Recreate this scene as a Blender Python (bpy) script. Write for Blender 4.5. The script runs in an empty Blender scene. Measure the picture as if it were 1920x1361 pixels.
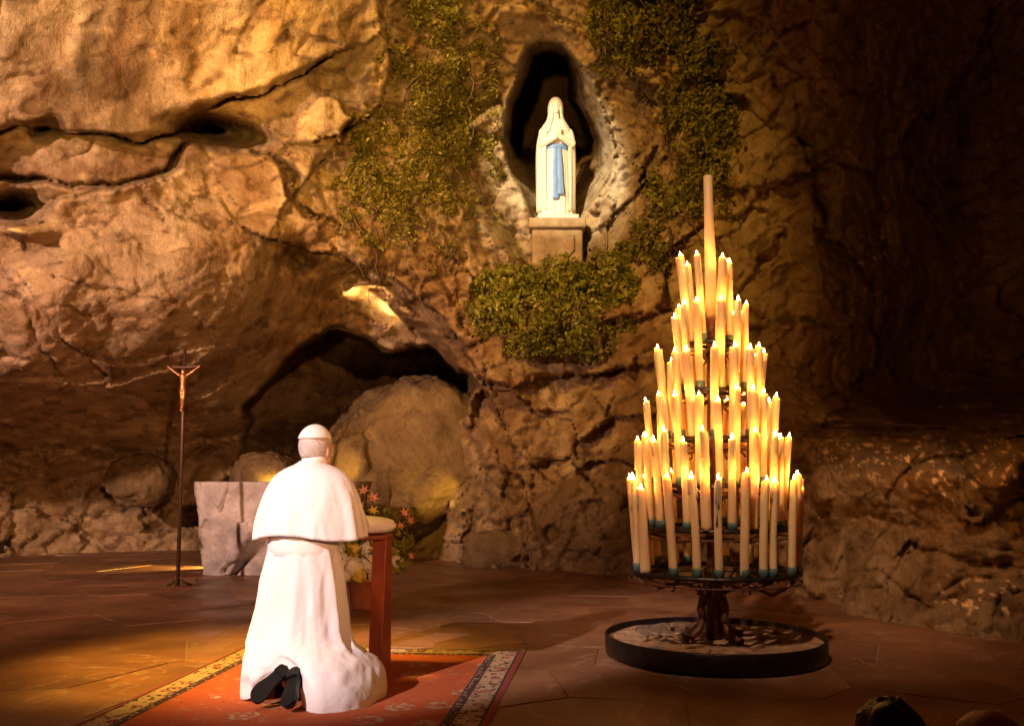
import bpy, bmesh, math, random
import numpy as np
from mathutils import Vector, Matrix
random.seed(7); rng = np.random.default_rng(11)
R = math.radians
scene = bpy.context.scene
COL = scene.collection
# ------------------------------------------------------------------ camera
F, CX, CY, HC, PIT = 1700.0, 960.0, 680.5, 1.05, R(7.09)
cam_d = bpy.data.cameras.new('camera'); cam = bpy.data.objects.new('camera', cam_d); COL.objects.link(cam)
cam.location = (0, 0, HC); cam.rotation_euler = (math.pi/2 + PIT, 0, 0)
cam_d.sensor_width = 36; cam_d.lens = 36*F/1920; cam_d.clip_end = 500; cam_d.clip_start = .05
scene.camera = cam
# ------------------------------------------------------------------ night sky
w = bpy.data.worlds.new('World'); scene.world = w; w.use_nodes = True
bg = w.node_tree.nodes['Background']; bg.inputs[0].default_value = (1, .30, .075, 1); bg.inputs[1].default_value = .045
scene.view_settings.view_transform = 'Standard'; scene.view_settings.look = 'None'
scene.view_settings.exposure = 0.0; scene.view_settings.gamma = 1
scene.cycles.use_denoising = True; scene.cycles.use_adaptive_sampling = True; scene.cycles.adaptive_threshold = .035
scene.cycles.max_bounces = 6; scene.cycles.diffuse_bounces = 3; scene.cycles.sample_clamp_indirect = 4
scene.cycles.caustics_reflective = False; scene.cycles.caustics_refractive = False

def cam_dir(px, py):
    u = (px-CX)/F; v = (CY-py)/F
    return u, math.cos(PIT)-v*math.sin(PIT), math.sin(PIT)+v*math.cos(PIT)
def P(px, py, Y):                       # surveyed point: image bearing + real distance
    a, b, c = cam_dir(px, py); t = Y/b
    return Vector((a*t, Y, HC+c*t))
def G(px, py, z=0):
    a, b, c = cam_dir(px, py); t = (z-HC)/c
    return Vector((a*t, b*t, z))
# ------------------------------------------------------------------ floodlights of the shrine (off stage masts), plus one added fill
def spot(name, loc, target, watts, col, deg, blend=.5, rad=.15):
    l = bpy.data.lights.new(name, 'SPOT'); l.energy = watts; l.color = col
    l.spot_size = R(deg); l.spot_blend = blend; l.shadow_soft_size = rad
    o = bpy.data.objects.new(name, l); COL.objects.link(o); o.location = loc
    d = Vector(target)-Vector(loc); o.rotation_euler = d.to_track_quat('-Z', 'Y').to_euler()
    return o
spot('floodlight_key', (-6.0, -.6, 3.6), P(170, 520, 9.2), 5700, (1, .60, .45), 60, .95, .10)
spot('floodlight_amber', (-.6, -1.8, 1.4), P(580, 50, 9.2), 5000, (1, .58, .15), 36, .95, .10)
spot('floodlight_person', (-4.8, -1.2, 4.0), (-1.0, 4.55, .72), 3700, (1, .78, .76), 15, .6, .06)
spot('floodlight_right', (2.2, -4.0, 2.6), P(290, 660, 9.5), 3000, (1, .47, .20), 36, .95, .05)
spot('floodlight_statue', (-3.2, 1.0, 7.6), P(1055, 320, 11.7), 7000, (1, .88, .62), 10.5, .5, .05)
spot('floodlight_centre', (-3.6, -.5, 8.2), P(950, 410, 11), 6200, (1, .54, .10), 36, .95, .12)
spot('stand_fill', (-.4, 1.4, 6.2), (1.25, 5.5, 1.6), 1300, (1, .60, .38), 30, .9, .08)  # added fill that brightens the candles, not a lamp of the shrine
spot('floodlight_carpet', (-3.1, 4.3, 4.2), G(458, 1236), 2600, (1, .56, .09), 34, 1.0, .25)

# ------------------------------------------------------------------ helpers
def tag(o, label=None, cat=None, group=None, kind=None):
    for k, v in (('label', label), ('category', cat), ('group', group), ('kind', kind)):
        if v: o[k] = v
    return o
def empty(name, loc, rz=0, **kw):
    o = bpy.data.objects.new(name, None); COL.objects.link(o); o.location = loc; o.rotation_euler = (0, 0, rz)
    o.empty_display_size = .05
    return tag(o, **kw)
def link(name, me, mat, parent=None):
    o = bpy.data.objects.new(name, me); COL.objects.link(o)
    if mat and len(me.materials) == 0: me.materials.append(mat)
    if parent: o.parent = parent
    return o
class MB:
    def __init__(s): s.v = []; s.f = []
    def add(s, vs, fs):
        b = len(s.v); s.v += [tuple(p) for p in vs]; s.f += [tuple(i+b for i in f) for f in fs]; return s
    def loft(s, rings, cap0=True, cap1=True, closed=True):
        n = len(rings[0]); vs = [p for r in rings for p in r]; fs = []
        m = n if closed else n-1
        for j in range(len(rings)-1):
            for i in range(m):
                a = j*n+i; b = j*n+(i+1) % n
                fs.append((a, b, b+n, a+n))
        if cap0: fs.append(tuple(range(n-1, -1, -1)))
        if cap1: fs.append(tuple(range((len(rings)-1)*n, len(rings)*n)))
        return s.add(vs, fs)
    def lathe(s, prof, n=32, c=(0, 0, 0), cap0=False, cap1=False):
        return s.loft([[(c[0]+r*math.cos(2*math.pi*i/n), c[1]+r*math.sin(2*math.pi*i/n), c[2]+z) for i in range(n)] for r, z in prof], cap0, cap1)
    def tube(s, pts, rad, n=8, caps=True):
        pts = [Vector(p) for p in pts]; k = len(pts)
        rad = rad if isinstance(rad, (list, tuple)) else [rad]*k
        rings = []; up = None
        for i in range(k):
            t = (pts[min(i+1, k-1)]-pts[max(i-1, 0)]).normalized()
            if up is None: up = t.orthogonal().normalized()
            else: up = (up-t*up.dot(t)).normalized()
            sd = t.cross(up)
            rings.append([pts[i]+(up*math.cos(2*math.pi*q/n)+sd*math.sin(2*math.pi*q/n))*rad[i] for q in range(n)])
        return s.loft(rings, caps, caps)
    def capsule(s, a, b, ra, rb, n=10):
        a = Vector(a); b = Vector(b); d = (b-a).normalized(); pts = []; rr = []
        for k in range(5): t = math.pi/2*(k/4); pts.append(a-d*ra*math.cos(t)); rr.append(max(ra*math.sin(t), 1e-4))
        for k in range(5): t = math.pi/2*(k/4); pts.append(b+d*rb*math.sin(t)); rr.append(max(rb*math.cos(t), 1e-4))
        return s.tube(pts, rr, n)
    def ell(s, c, r, nu=18, nv=12, rot=None):
        rings = []
        for j in range(nv+1):
            t = math.pi*j/nv; q = max(math.sin(t), 1e-3)
            ring = []
            for i in range(nu):
                a = 2*math.pi*i/nu
                p = Vector((r[0]*q*math.cos(a), r[1]*q*math.sin(a), -r[2]*math.cos(t)))
                if rot is not None: p = rot @ p
                ring.append(p+Vector(c))
            rings.append(ring)
        return s.loft(rings)
    def box(s, c, d, rot=None, taper=1):
        x, y, z = d[0]/2, d[1]/2, d[2]/2; vs = []
        for zz in (-z, z):
            k = taper if zz > 0 else 1
            for sx, sy in ((-1, -1), (1, -1), (1, 1), (-1, 1)):
                p = Vector((sx*x*k, sy*y*k, zz))
                if rot is not None: p = rot @ p
                vs.append(p+Vector(c))
        return s.add(vs, [(3, 2, 1, 0), (4, 5, 6, 7), (0, 1, 5, 4), (1, 2, 6, 5), (2, 3, 7, 6), (3, 0, 4, 7)])
    def mesh(s, name, smooth=True, bevel=0):
        me = bpy.data.meshes.new(name); me.from_pydata(s.v, [], s.f)
        if bevel:
            bm = bmesh.new(); bm.from_mesh(me)
            bmesh.ops.recalc_face_normals(bm, faces=bm.faces)
            es = [e for e in bm.edges if len(e.link_faces) == 2 and e.calc_face_angle(0) > .5]
            bmesh.ops.bevel(bm, geom=es, offset=bevel, segments=2, affect='EDGES', profile=.6)
            bm.to_mesh(me); bm.free()
        me.validate()
        if smooth: me.polygons.foreach_set('use_smooth', [True]*len(me.polygons))
        return me
    def build(s, name, mat, parent=None, smooth=True, bevel=0):
        me = s.mesh(name, smooth, bevel)
        if smooth and not bevel: pass
        return link(name, me, mat, parent)
def remesh(mb, voxel, smooth_it=2):
    me = mb.mesh('tmp'); o = bpy.data.objects.new('tmp', me); COL.objects.link(o)
    m = o.modifiers.new('r', 'REMESH'); m.mode = 'VOXEL'; m.voxel_size = voxel
    sm = o.modifiers.new('s', 'SMOOTH'); sm.iterations = smooth_it; sm.factor = .5
    dg = bpy.context.evaluated_depsgraph_get(); dg.update()
    out = bpy.data.meshes.new_from_object(o.evaluated_get(dg))
    bpy.data.objects.remove(o); out.materials.clear()
    out.polygons.foreach_set('use_smooth', [True]*len(out.polygons))
    return out
def interp_rows(rows, n):              # rows keyed by first value -> smooth resample
    a = np.array(rows, float); t = np.linspace(0, 1, len(a)); tt = np.linspace(0, 1, n)
    out = np.empty((n, a.shape[1]))
    for k in range(a.shape[1]):
        y = a[:, k]; m = np.gradient(y, t)
        i = np.clip(np.searchsorted(t, tt)-1, 0, len(t)-2); h = t[1]-t[0]; q = (tt-t[i])/h
        out[:, k] = (2*q**3-3*q**2+1)*y[i]+(q**3-2*q**2+q)*h*m[i]+(-2*q**3+3*q**2)*y[i+1]+(q**3-q**2)*h*m[i+1]
    return out
# ------------------------------------------------------------------ numpy noise
_perm = rng.permutation(512); _g = rng.normal(size=(512, 3)); _g /= np.linalg.norm(_g, axis=1)[:, None]
def perlin(x, y, z):
    xi = np.floor(x).astype(int); yi = np.floor(y).astype(int); zi = np.floor(z).astype(int)
    xf, yf, zf = x-xi, y-yi, z-zi
    f = lambda t: t*t*t*(t*(t*6-15)+10)
    u, v, q = f(xf), f(yf), f(zf)
    def gr(a, b, c):
        h = _perm[(_perm[(_perm[(xi+a) % 512]+yi+b) % 512]+zi+c) % 512]
        g = _g[h]; return g[..., 0]*(xf-a)+g[..., 1]*(yf-b)+g[..., 2]*(zf-c)
    L = lambda a, b, t: a+(b-a)*t
    return L(L(L(gr(0,0,0), gr(1,0,0), u), L(gr(0,1,0), gr(1,1,0), u), v), L(L(gr(0,0,1), gr(1,0,1), u), L(gr(0,1,1), gr(1,1,1), u), v), q)*1.6
def fbm(x, y, z, o=4, ridged=False):
    s = 0; a = 1; n = 0
    for k in range(o):
        p = perlin(x*2**k+k*17.3, y*2**k+k*5.1, z*2**k+k*9.7)
        s = s+a*((1-np.abs(p)*2) if ridged else p); n += a; a *= .5
    return s/n
def seg_dist(px, py, pl):
    best = np.full(px.shape, 1e9); sg = np.zeros(px.shape)
    for (x0, y0), (x1, y1) in zip(pl[:-1], pl[1:]):
        dx, dy = x1-x0, y1-y0; t = np.clip(((px-x0)*dx+(py-y0)*dy)/(dx*dx+dy*dy), 0, 1)
        ex, ey = px-x0-t*dx, py-y0-t*dy; d = np.hypot(ex, ey); c = np.sign(dx*ey-dy*ex)
        m = d < best; best = np.where(m, d, best); sg = np.where(m, c, sg)
    return best, sg
def poly_sd(px, py, poly):             # negative inside
    d, _ = seg_dist(px, py, poly+[poly[0]]); ins = np.zeros(px.shape, bool)
    for (x0, y0), (x1, y1) in zip(poly, poly[1:]+[poly[0]]):
        if y0 == y1: continue
        c = ((y0 > py) != (y1 > py)) & (px < (x1-x0)*(py-y0)/(y1-y0)+x0); ins ^= c
    return np.where(ins, -d, d)
def facets(P3, scale, seed):
    q = P3/scale+seed*13.7; ci = np.floor(q).astype(int); f1 = np.full(q.shape[:-1], 9.0); f2 = f1.copy(); out = np.zeros_like(f1)
    for a in (-1, 0, 1):
        for b in (-1, 0, 1):
            for c in (-1, 0, 1):
                n = ci+np.array([a, b, c]); h = _perm[(_perm[(_perm[n[..., 0] % 512]+n[..., 1]) % 512]+n[..., 2]) % 512]
                d = q-(n+.5+.42*_g[h]); r = np.sqrt((d*d).sum(-1)); g2 = _g[(h*7+31) % 512]; v = (d*g2).sum(-1)+.35*_g[(h*3+5) % 512][..., 0]
                m = r < f1; f2 = np.where(m, f1, np.minimum(f2, r)); out = np.where(m, v, out); f1 = np.where(m, r, f1)
    return out, f2-f1
sstep = lambda a, b, x: (lambda t: t*t*(3-2*t))(np.clip((x-a)/(b-a), 0, 1))
# ------------------------------------------------------------------ materials
def new_mat(name):
    m = bpy.data.materials.new(name); m.use_nodes = True
    return m, m.node_tree.nodes, m.node_tree.links, m.node_tree.nodes['Principled BSDF']
def mat(name, col, rough=.6, var=.15, scale=8, bump=.0, bscale=60, metal=0, col2=None, spec=None, sss=0, sssr=.02):
    m, N, L, b = new_mat(name)
    tc = N.new('ShaderNodeTexCoord'); no = N.new('ShaderNodeTexNoise'); no.inputs['Scale'].default_value = scale; no.inputs['Detail'].default_value = 6
    L.new(tc.outputs['Object'], no.inputs['Vector'])
    mx = N.new('ShaderNodeMix'); mx.data_type = 'RGBA'
    c2 = col2 or tuple(min(1, c*(1+var)) for c in col)
    c1 = col if col2 else tuple(c*(1-var) for c in col)
    mx.inputs['A'].default_value = (*c1, 1); mx.inputs['B'].default_value = (*c2, 1)
    mr = N.new('ShaderNodeMapRange'); mr.inputs[1].default_value = .3; mr.inputs[2].default_value = .7
    L.new(no.outputs['Fac'], mr.inputs[0]); L.new(mr.outputs[0], mx.inputs['Factor']); L.new(mx.outputs['Result'], b.inputs['Base Color'])
    b.inputs['Roughness'].default_value = rough; b.inputs['Metallic'].default_value = metal
    if spec is not None: b.inputs['Specular IOR Level'].default_value = spec
    if sss:
        b.inputs['Subsurface Weight'].default_value = sss; b.inputs['Subsurface Radius'].default_value = (1, .55, .25); b.inputs['Subsurface Scale'].default_value = sssr
    if bump:
        n2 = N.new('ShaderNodeTexNoise'); n2.inputs['Scale'].default_value = bscale; n2.inputs['Detail'].default_value = 8
        L.new(tc.outputs['Object'], n2.inputs['Vector'])
        bp = N.new('ShaderNodeBump'); bp.inputs['Strength'].default_value = bump; bp.inputs['Distance'].default_value = .02
        L.new(n2.outputs['Fac'], bp.inputs['Height']); L.new(bp.outputs['Normal'], b.inputs['Normal'])
    return m
def rock_mat(name, use_attr=True, base=(.29, .182, .082), light=(.52, .385, .225), dark=(.06, .028, .010)):
    m, N, L, b = new_mat(name)
    tc = N.new('ShaderNodeTexCoord')
    def noise(scale, det=8, rough=.6, dist=0, vec=None):
        n = N.new('ShaderNodeTexNoise'); n.inputs['Scale'].default_value = scale; n.inputs['Detail'].default_value = det
        n.inputs['Roughness'].default_value = rough; n.inputs['Distortion'].default_value = dist
        L.new(vec or tc.outputs['Object'], n.inputs['Vector']); return n.outputs['Fac']
    def mix(f, A, B, mode='MIX'):
        x = N.new('ShaderNodeMix'); x.data_type = 'RGBA'; x.blend_type = mode
        for s, k in ((f, 'Factor'), (A, 'A'), (B, 'B')):
            i = x.inputs[k] if k != 'Factor' else x.inputs['Factor']
            if isinstance(s, (int, float)): i.default_value = s
            elif isinstance(s, tuple): i.default_value = (*s, 1)
            else: L.new(s, i)
        return x.outputs['Result']
    def rng_(s, a, b_, c=0, d=1):
        r = N.new('ShaderNodeMapRange'); L.new(s, r.inputs[0])
        for i, v in enumerate((a, b_, c, d)): r.inputs[i+1].default_value = v
        return r.outputs[0]
    mp = N.new('ShaderNodeMapping'); mp.inputs['Rotation'].default_value = (0, R(-32), 0); mp.inputs['Scale'].default_value = (1.6, 1.2, .42)
    L.new(tc.outputs['Object'], mp.inputs['Vector'])
    c = mix(rng_(noise(1.1, 6, .6, .6, mp.outputs[0]), .35, .68), base, light)
    c = mix(rng_(noise(3.2, 10, .68, .4), .56, .72, 0, .75), c, dark)
    c = mix(rng_(noise(.55, 6, .65, .8), .46, .70, 0, .8), c, tuple(x*.55 for x in base))
    c = mix(rng_(noise(14, 8, .7), .52, .75, 0, .65), c, tuple(x*.45 for x in base))
    c = mix(rng_(noise(46, 5, .7), .54, .68, 0, .7), c, tuple(x*.38 for x in base))
    c = mix(rng_(noise(22, 6, .6), .60, .75, 0, .5), c, tuple(min(.6, x*1.35) for x in light))
    if use_attr:
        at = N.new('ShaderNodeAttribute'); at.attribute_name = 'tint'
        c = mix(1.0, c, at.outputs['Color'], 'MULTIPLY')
    L.new(c, b.inputs['Base Color']); b.inputs['Roughness'].default_value = .82; b.inputs['Specular IOR Level'].default_value = .25
    # relief
    vo = N.new('ShaderNodeTexVoronoi'); vo.feature = 'DISTANCE_TO_EDGE'; vo.inputs['Scale'].default_value = 1.1
    nd = N.new('ShaderNodeTexNoise'); nd.inputs['Scale'].default_value = 2.5; nd.inputs['Detail'].default_value = 5
    L.new(tc.outputs['Object'], nd.inputs['Vector'])
    vm = N.new('ShaderNodeVectorMath'); vm.operation = 'MULTIPLY_ADD'; vm.inputs[1].default_value = (1.1, 1.1, 1.1)
    L.new(nd.outputs['Color'], vm.inputs[0]); L.new(mp.outputs[0], vm.inputs[2]); L.new(vm.outputs[0], vo.inputs['Vector'])
    crack = rng_(vo.outputs['Distance'], 0, .02)
    def madd(a, k, b_=None):
        x = N.new('ShaderNodeMath'); x.operation = 'MULTIPLY_ADD'; L.new(a, x.inputs[0]); x.inputs[1].default_value = k
        if b_ is None: x.inputs[2].default_value = 0
        else: L.new(b_, x.inputs[2])
        return x.outputs[0]
    h = madd(noise(4, 12, .62, .5, mp.outputs[0]), 1.0); h = madd(noise(28, 10, .7), .45, h); h = madd(crack, .05, h)
    bp = N.new('ShaderNodeBump'); bp.inputs['Strength'].default_value = 1; bp.inputs['Distance'].default_value = .040
    L.new(h, bp.inputs['Height']); L.new(bp.outputs['Normal'], b.inputs['Normal'])
    return m
M = {}
M['rock'] = rock_mat('limestone_cliff')
M['boulder'] = rock_mat('limestone_boulder', False, (.16, .095, .038), (.26, .175, .085), (.045, .020, .007))
M['altar'] = mat('altar_stone', (.46, .40, .39), .8, .32, 5, .9, 18)
M['pedestal'] = mat('pedestal_stone', (.36, .26, .15), .85, .25, 9, .6, 30)
M['marble'] = mat('white_marble', (.80, .74, .62), .45, .05, 5, .08, 40)
M['blue'] = mat('blue_paint', (.16, .30, .62), .5, .12, 12)
M['white'] = mat('white_wool', (.78, .73, .73), .85, .03, 6, .35, 12)
M['silk'] = mat('white_silk', (.82, .77, .75), .5, .03, 6)
M['skin'] = mat('skin', (.56, .33, .24), .5, .1, 12, .05, 120, sss=.15, sssr=.02)
M['grey_hair'] = mat('grey_hair', (.55, .47, .43), .7, .2, 60, .5, 160)
M['black_hair'] = mat('black_hair', (.006, .005, .005), .5, .3, 60, .3, 140, spec=.12)
M['shoe'] = mat('black_leather', (.007, .006, .007), .25, .2, 12, .1, 80)
M['sole'] = mat('shoe_sole', (.008, .007, .007), .5, .2, 12, spec=.25)
M['dark_cloth'] = mat('dark_cloth', (.02, .018, .02), .9)
M['red_cloth'] = mat('dark_red_cloth', (.16, .02, .012), .7)
M['redwood'] = mat('red_wood', (.26, .052, .030), .42, .3, 5, .15, 40)
M['cushion'] = mat('white_cushion', (.74, .68, .70), .8, .04, 6, .1, 200)
M['terracotta'] = mat('terracotta', (.38, .11, .045), .8, .2, 10, .2, 60)
M['soil'] = mat('soil', (.04, .025, .015), .95, .3, 30, .8, 60)
M['iron'] = mat('black_iron', (.035, .025, .022), .38, .3, 14, .2, 50, metal=.7)
M['rust'] = mat('waxy_iron', (.13, .05, .03), .45, .4, 18, .4, 40, metal=.3)
M['bronze'] = mat('gilt_bronze', (.55, .24, .10), .38, .2, 30, .1, 90, metal=.75)
M['darkbronze'] = mat('dark_bronze', (.11, .06, .035), .45, .2, 30, metal=.6)
M['waxbed'] = mat('wax_drippings', (.34, .21, .12), .7, .45, 16, .9, 30)
M['teal'] = mat('teal_wax', (.08, .15, .14), .5, .15, 20)
M['wax'] = mat('ivory_wax', (.86, .61, .33), .5, .06, 8, .10, 40, sss=.65, sssr=.07)
M['wick'] = mat('burnt_wick', (.01, .008, .006), .9)
def emit(name, col, s):
    m, N, L, b = new_mat(name); b.inputs['Base Color'].default_value = (0, 0, 0, 1)
    b.inputs['Emission Color'].default_value = (*col, 1); b.inputs['Emission Strength'].default_value = s; return m
M['flame'] = emit('candle_flame', (1, .40, .08), 560)
M['lamp_glass'] = emit('lamp_glass', (1, .75, .35), 25)
M['lamp_metal'] = mat('lamp_metal', (.03, .03, .03), .5, metal=.5)
def leaf_mat(name, a, b_, c=None):
    m, N, L, b = new_mat(name); at = N.new('ShaderNodeAttribute'); at.attribute_name = 'shade'
    cr = N.new('ShaderNodeValToRGB'); cr.color_ramp.elements[0].color = (*a, 1); cr.color_ramp.elements[1].color = (*b_, 1)
    if c: e = cr.color_ramp.elements.new(.86); e.color = (*b_, 1); cr.color_ramp.elements[-1].color = (*c, 1)
    L.new(at.outputs['Fac'], cr.inputs[0]); L.new(cr.outputs[0], b.inputs['Base Color'])
    b.inputs['Roughness'].default_value = .5; b.inputs['Specular IOR Level'].default_value = .35
    tr = N.new('ShaderNodeBsdfTranslucent'); L.new(cr.outputs[0], tr.inputs[0])
    mx = N.new('ShaderNodeMixShader'); mx.inputs[0].default_value = .25
    L.new(b.outputs[0], mx.inputs[1]); L.new(tr.outputs[0], mx.inputs[2]); L.new(mx.outputs[0], N['Material Output'].inputs[0])
    return m
M['moss_leaf'] = leaf_mat('olive_moss_leaf', (.08, .06, .008), (.25, .20, .025), (.40, .30, .09))
M['ivy_leaf'] = leaf_mat('ivy_leaf', (.075, .070, .007), (.30, .265, .032), (.46, .36, .10))
M['bush_leaf'] = leaf_mat('rose_leaf', (.09, .095, .007), (.32, .30, .028), (.50, .40, .10))
M['stem'] = mat('woody_stem', (.10, .05, .028), .85, .3, 20)
M['petal_w'] = mat('cream_petal', (.66, .58, .44), .6, .12, 20)
M['petal_o'] = mat('orange_petal', (.60, .27, .12), .6, .25, 20)
M['petal_y'] = mat('yellow_petal', (.60, .42, .06), .6, .2, 20)

# ------------------------------------------------------------------ the cliff (surveyed depth relief, real metres)
ctrl = []
def colpts(x, rows):
    for y, d in rows: ctrl.append((x, y, d))
colpts(-420, [(-200, 5.4), (0, 6.0), (300, 6.6), (600, 6.6), (780, 8.2), (880, 10), (1060, 10.3)])
colpts(0, [(-200, 6.4), (0, 7.2), (150, 7.6), (300, 8.2), (420, 8.2), (550, 8.0), (700, 8.6), (780, 9.8), (850, 11.5), (950, 12.0), (1050, 12.0)])
colpts(200, [(-200, 6.9), (0, 7.6), (150, 8.0), (260, 8.4), (350, 8.8), (450, 8.5), (600, 8.7), (720, 9.5), (800, 10.8), (860, 12.3), (950, 12.6), (1050, 12.8)])
colpts(400, [(-200, 7.4), (0, 8.2), (150, 8.6), (300, 9.2), (450, 9.0), (600, 9.3), (700, 10.0), (780, 11.2), (850, 13.2), (950, 13.3), (1060, 13.3)])
colpts(560, [(-200, 8.0), (0, 8.7), (150, 9.2), (250, 9.6), (350, 9.7), (450, 9.9), (560, 10.2), (640, 10.8), (760, 12.4), (850, 13.6), (1000, 13.4)])
colpts(680, [(0, 9.3), (150, 9.9), (300, 10.3), (420, 10.2), (490, 10.2), (560, 11.6), (620, 11.8), (850, 13.6), (1000, 13.0)])
colpts(780, [(0, 9.8), (150, 10.3), (300, 10.6), (450, 10.4), (540, 10.3), (600, 11.2), (650, 11.6), (800, 13.2), (950, 12.8), (1045, 12.0)])
colpts(900, [(-200, 9.4), (0, 10.2), (150, 10.8), (300, 11.2), (450, 11.1), (600, 10.8), (700, 11.0), (800, 11.3), (950, 11.5), (1045, 11.2)])
colpts(1050, [(-200, 9.3), (0, 10.3), (60, 10.9), (440, 12.1), (490, 12.0), (560, 11.1), (700, 11.1), (850, 10.9), (1000, 10.6), (1065, 10.4)])
colpts(1200, [(-200, 9.0), (0, 9.8), (150, 10.6), (300, 11.2), (450, 10.9), (600, 10.5), (750, 10.3), (900, 10.1), (1075, 9.7)])
colpts(1400, [(-200, 8.4), (0, 9.2), (200, 9.8), (400, 10), (600, 9.7), (800, 9.4), (950, 9.1), (1095, 8.8)])
colpts(1600, [(-200, 7.8), (0, 9.0), (200, 9.5), (400, 9.9), (600, 9.7), (760, 9.8), (830, 8.2), (950, 7.8), (1140, 7.3)])
colpts(1750, [(0, 10.5), (300, 11.6), (600, 11.4), (760, 11.0), (830, 7.3), (950, 7.0), (1165, 6.7)])
colpts(1920, [(-200, 9.6), (0, 10.6), (300, 11.6), (600, 11.2), (760, 10.6), (830, 6.6), (950, 6.3), (1190, 6.1)])
colpts(2400, [(-200, 7.5), (0, 8.2), (600, 8.4), (1150, 5.5)])
ctrl = np.array(ctrl, float)
def tps_fit(c):
    n = len(c); xy = c[:, :2]/500.0
    d = np.hypot(xy[:, None, 0]-xy[None, :, 0], xy[:, None, 1]-xy[None, :, 1])
    K = np.where(d > 0, d*d*np.log(d+1e-12), 0)+np.eye(n)*.004
    Pm = np.c_[np.ones(n), xy]; A = np.block([[K, Pm], [Pm.T, np.zeros((3, 3))]])
    return xy, np.linalg.solve(A, np.r_[c[:, 2], 0, 0, 0])
_xy, _w = tps_fit(ctrl)
def tps(px, py):
    x = px/500.0; y = py/500.0; out = _w[-3]+_w[-2]*x+_w[-1]*y
    for (a, b), wk in zip(_xy, _w[:-3]):
        r2 = (x-a)**2+(y-b)**2; out = out+wk*.5*r2*np.log(r2+1e-12)
    return out
STEP = 3.6
gx = np.arange(-460, 2380, STEP); gy = np.arange(-240, 1290, STEP)
PXg, PYg = np.meshgrid(gx, gy)
Y0 = tps(PXg, PYg)
uu = (PXg-CX)/F; vv = (CY-PYg)/F; dyy = math.cos(PIT)-vv*math.sin(PIT); dzz = math.sin(PIT)+vv*math.cos(PIT)
def world(Y): t = Y/dyy; return uu*t, Y, HC+dzz*t
Wx, Wy, Wz = world(Y0)
wn1 = fbm(Wx*.9, Wy*.9, Wz*.9, 4); wn2 = fbm(Wx*.9+40, Wy*.9, Wz*.9, 4)
wn3 = fbm(Wx*1.4+70, Wy*1.4, Wz*1.4, 3)
wn5 = fbm(Wx*5, Wy*5, Wz*5, 3); wn6 = fbm(Wx*5+31, Wy*5, Wz*5, 3)
ax = PXg+wn1*38; ay = PYg+wn2*34                   # irregular outlines
Y = Y0.copy()
def gauss(cx, cy, rx, ry, rot=0):
    c, s = math.cos(R(rot)), math.sin(R(rot)); dx = ax-cx; dy = ay-cy
    return np.exp(-(((c*dx+s*dy)/rx)**2+((-s*dx+c*dy)/ry)**2))
# ledges and overhangs: positive side of the line = right-hand side walking along it in the image (down)
def ledge(pl, h, reach, crack=.0, cw=6, side=-1):
    global Y
    d, s = seg_dist(ax+wn5*9, ay+wn6*9, pl)
    m_ = np.clip(.5+1.5*wn3, .0, 1.6); cw = np.maximum(cw*(.35+.9*m_), 5.0); crack = crack*(.25+.75*m_)
    Y = Y-h*np.where(s*side > 0, np.exp(-d/reach), 0)+crack*np.exp(-(d/cw)**2)
ledge([(-460, 420), (-200, 350), (0, 335), (60, 345), (150, 356), (230, 350), (300, 320), (350, 272), (390, 266), (440, 280), (505, 286), (532, 302), (552, 340), (572, 382), (605, 408), (650, 425)], .30, 60, .60, 6, 1)
ledge([(-460, 270), (-100, 260), (20, 232), (110, 250), (200, 252), (245, 262), (330, 250), (380, 216), (425, 196), (470, 180), (545, 150), (620, 112)], .42, 90, .25, 7, -1)
ledge([(-300, 420), (0, 398), (100, 386), (180, 370), (258, 336)], .28, 40, .22, 6, 1)
ledge([(505, 436), (560, 456), (620, 476), (680, 497), (735, 527), (785, 562), (832, 610), (880, 690)], .55, 70, .12, 7, -1)
ledge([(720, -240), (722, 0), (724, 120), (712, 190), (640, 240), (600, 300)], .45, 80, .25, 9, 1)
ledge([(250, 338), (285, 392), (302, 422)], .10, 30, .18, 5)
ledge([(330, 380), (400, 372), (432, 402)], .10, 40, .10, 5, 1)
ledge([(-80, 470), (10, 520), (52, 600), (112, 692)], .10, 40, .15, 6)
ledge([(60, 560), (150, 660), (250, 745)], .10, 50, .06, 6)
ledge([(560, 320), (610, 440), (640, 470)], .10, 40, .1, 6)
ledge([(740, 330), (790, 400), (850, 480), (900, 540)], .12, 50, .16, 6, -1)
ledge([(870, 712), (960, 722), (1080, 700), (1165, 690)], .30, 45, .35, 9, -1)
ledge([(1000, 705), (1080, 712), (1150, 694)], .05, 20, .2, 4, -1)
ledge([(905, 700), (950, 800), (985, 900), (1000, 1070)], .16, 60, .12, 10, -1)
ledge([(880, 900), (920, 880), (980, 905), (1000, 960)], .12, 40, .15, 7, 1)
ledge([(1010, 870), (1080, 850), (1190, 880)], .2, 60, .15, 12, -1)
ledge([(1430, 800), (1600, 806), (1760, 800), (1930, 812), (2400, 830)], .25, 60, .45, 12, 1)
ledge([(1490, 320), (1560, 300), (1640, 330), (1760, 200), (1850, 60)], .35, 90, .2, 10, -1)
ledge([(1520, 340), (1540, 450), (1570, 470), (1640, 560), (1640, 680), (1590, 740)], .3, 70, .2, 12, 1)
ledge([(1210, 520), (1260, 480), (1300, 455)], .08, 25, .12, 5)
Y += 3.2*gauss(412, 250, 66, 19, 8)+.65*gauss(75, 248, 24, 17)+1.5*gauss(22, 392, 48, 24)-.45*gauss(40, 432, 46, 12)
Y += .5*gauss(560, 480, 30, 26)+.25*gauss(300, 255, 60, 8)
Y -= .5*gauss(740, 585, 60, 24, 25)+.35*gauss(700, 530, 22, 12, 30)
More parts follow.
